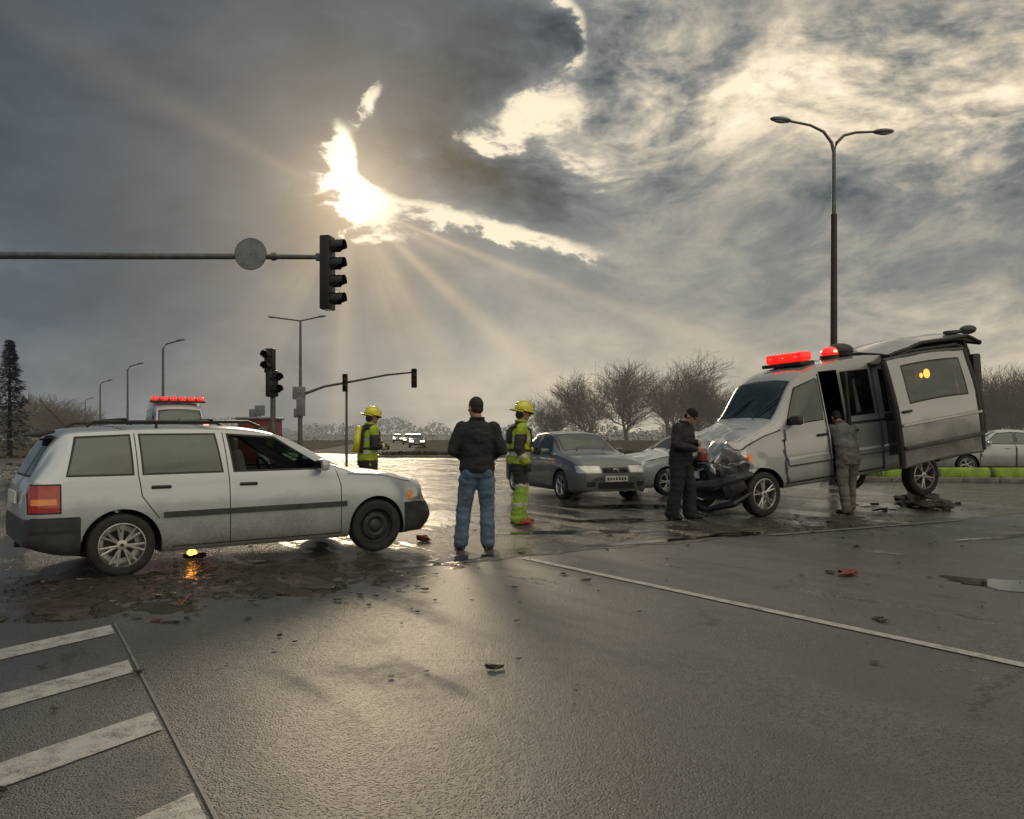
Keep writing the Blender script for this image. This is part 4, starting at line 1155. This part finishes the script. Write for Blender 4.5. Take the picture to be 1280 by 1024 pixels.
veg('roadside_bushes',9000,bush,.04,.11,'bushfar')
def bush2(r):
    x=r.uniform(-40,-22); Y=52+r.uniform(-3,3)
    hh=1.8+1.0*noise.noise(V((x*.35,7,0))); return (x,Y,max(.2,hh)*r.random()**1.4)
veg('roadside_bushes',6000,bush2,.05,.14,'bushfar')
def gr(r):
    x=r.uniform(9.6,32); Y=23.9-.09*(x-9.6)+abs(r.gauss(0,1.6)); return (x,Y,r.random()*.10)
veg('grass_verge',14000,gr,.03,.08,'greenleaf')
def gr2(r):
    x=r.uniform(-8,19); Y=48.2+abs(r.gauss(0,1.5)); return (x,Y,.1+r.random()*.22*(1+noise.noise(V((x,0,0)))))
veg('grass_verge',7000,gr2,.04,.12,'drygrass')
# ------------------------------------------------------------------ sky
SAZ=math.atan(-.2); SEL=math.atan(.300/math.sqrt(1.04))
w=bpy.data.worlds.new('World'); scene.world=w; w.use_nodes=True; nt=w.node_tree
bg=nt.nodes['Background']; bg.inputs[1].default_value=.1
sky=nt.nodes.new('ShaderNodeTexSky'); sky.sky_type='NISHITA'; sky.sun_disc=False; sky.sun_elevation=SEL; sky.sun_rotation=SAZ; sky.dust_density=2
gen=nt.nodes.new('ShaderNodeTexCoord').outputs['Generated']
dx,dy,dz=sep(nt,gen)
az=dx.atan2(dy); el=dz.max(-.99).min(.99).asin()
def ae(px,py):
    u=(px-640)/1000; v=(543-py)/1000; return math.atan(u),math.atan(v/math.sqrt(1+u*u))
wp=nz(nt,comb(nt,az,el*1.9,0.0),2.6,3,.5); wp2=nz(nt,comb(nt,az+7.3,el*1.9,2.0),2.6,3,.5)
azw=az+(wp-.5)*.17; elw=el+(wp2-.5)*.10
cvw=comb(nt,azw,elw*1.9,dy*.15)
n1=nz(nt,cvw,4.6,6,.56,.1); n2=nz(nt,cvw,17.0,5,.62,.1)
def blob(px,py,rx,ry,rot=0,wa=azw,we=elw):
    a,e=ae(px,py); c,s=math.cos(rad(rot)),math.sin(rad(rot))
    da=wa-a; de=we-e
    p=(da*c+de*s)*(1000.0/rx); q=(de*c-da*s)*(1000.0/ry)
    return ((p*p+q*q)*-1.0).exp()
right=az.sstep(-.45,.35)
S=right*.27+.155
S=S+(n1-.5)*(right*.14+.36)+(n2-.5)*(right*.12+.08)+(wp2-.5)*.12
for bb,k in ((blob(150,60,330,110,8),-.05),(blob(590,85,130,70,10),-.14),(blob(600,215,110,34,-14),-.15),(blob(840,225,190,42,6),-.12),(blob(560,160,60,50,0),-.06),(blob(900,370,420,45,3),-.06),(blob(1000,30,120,40,0),-.10)): S=S+bb*k
lum=(blob(990,105,330,85,8)+blob(1240,190,200,80,5)*.8+blob(760,60,90,80,40)*.6+blob(1200,400,150,40,-15)*.35)
S=S+lum*((n1-.5)*2.0+(n2-.5)*1.5+.20)*.85
hz=el.sstep(.0,.24,1,0)
S=S+hz*.12+hz*az.sstep(-.40,.1)*.07+blob(560,480,230,170,0,az,el)*.07
e1=(n2-.5)*.055; e2=(n1-.5)*.10
A2=azw+e1+e2; E2=elw+(n2-.5)*.05-e2*.6
def hole(px,py,rx,ry,rot=0): return blob(px,py,rx,ry,rot,A2,E2)
op=hole(428,222,22,42,10)*1.2+hole(456,278,52,22,-25)*1.15+hole(620,292,150,16,-7)*1.12+hole(640,160,85,22,14)*.85+hole(725,195,60,22,-10)*.65+hole(690,110,40,30,30)*.5+hole(465,145,12,24,-20)*.75+hole(706,20,15,50,4)*.7+hole(900,120,130,14,12)*.42+hole(1010,90,120,12,5)*.4+hole(1190,130,110,14,10)*.42
mask=(op+(n2-.5)*2.4+(n1-.5)*.8).sstep(.42,.92)*(op.sstep(.08,.38))
core=blob(436,240,34,50,0)
S=S+op.sstep(0.,1.0)*.20
S=S+az.abs().sstep(1.1,2.2)*.31+el.sstep(.52,1.1)*.34  # brighter sky added behind and above the camera to fill the foreground
base=ramp(nt,S._m('ADD',0,clamp=True),[(0,(.030,.043,.057)),(.2,(.086,.113,.140)),(.4,(.222,.246,.260)),(.6,(.47,.455,.41)),(.8,(.80,.74,.61)),(1,(1.0,.94,.82))])
base=mixc(nt,right*.85,base,mixc(nt,1.0,base,(1.10,1.0,.86),'MULTIPLY'))
sa,se=ae(438,250)
da=az-sa; de=el-se
r2=da*da+de*de; rr=r2.sqrt()
inv=(rr+.002)
cosn=da/inv; sinn=de/inv
rn=nz(nt,comb(nt,cosn,sinn,3.1),3.6,2,.5)
th=de.atan2(da)
def beam(a,wd):
    t=(th-rad(a))*(1/rad(wd)); return (t*t*-1.0).exp()
down=sinn.sstep(-.25,-.9,0,1)
rays=(rn-.40).max(0)*1.4*down+beam(-20.5,1.6)*.65+beam(-26,4)*.25+beam(-41,3.5)*.65+beam(-60,5)*.3+beam(158,4)*.20+beam(-128,6)*.12+beam(-92,7)*.3
rays=rays*(rr*-1/.32).exp()*rr.sstep(.03,.10)
glow=(rr*-1/.085).exp()*.38+(r2*-1/.003).exp()*.20+(r2*-1/.05).exp()*.045+rays*.40
def scale(col,f):
    vm=nt.nodes.new('ShaderNodeVectorMath'); vm.operation='SCALE'
    if isinstance(col,tuple): vm.inputs[0].default_value=col
    else: nt.links.new(col,vm.inputs[0])
    if isinstance(f,X): nt.links.new(f.s,vm.inputs['Scale'])
    else: vm.inputs['Scale'].default_value=f
    return vm.outputs[0]
def addv(a,b2):
    vm=nt.nodes.new('ShaderNodeVectorMath'); vm.operation='ADD'; nt.links.new(a,vm.inputs[0]); nt.links.new(b2,vm.inputs[1]); return vm.outputs[0]
col=addv(base,scale((1.0,.68,.32),glow))
bright=mixc(nt,mask*.92,col,scale((1.04,.90,.66),(core*1.6+1.0)))
tot=addv(scale(bright,10.0),scale(sky.outputs[0],.012))
nt.links.new(tot,bg.inputs[0])
L_=bpy.data.lights.new('sun','SUN'); L_.energy=.85; L_.angle=rad(13); L_.color=(1,.80,.54)
so=bpy.data.objects.new('sun',L_); scene.collection.objects.link(so)
dirv=V((math.sin(SAZ)*math.cos(SEL),math.cos(SAZ)*math.cos(SEL),math.sin(SEL)))
so.rotation_euler=(-dirv).to_track_quat('-Z','Y').to_euler()
# camera
cam=bpy.data.cameras.new('camera'); co=bpy.data.objects.new('camera',cam); scene.collection.objects.link(co)
co.location=(0,0,1.4); co.rotation_euler=(rad(90),0,0); cam.sensor_width=36; cam.lens=28.125; cam.shift_y=31/1280; cam.clip_end=9000; cam.clip_start=.05
scene.camera=co
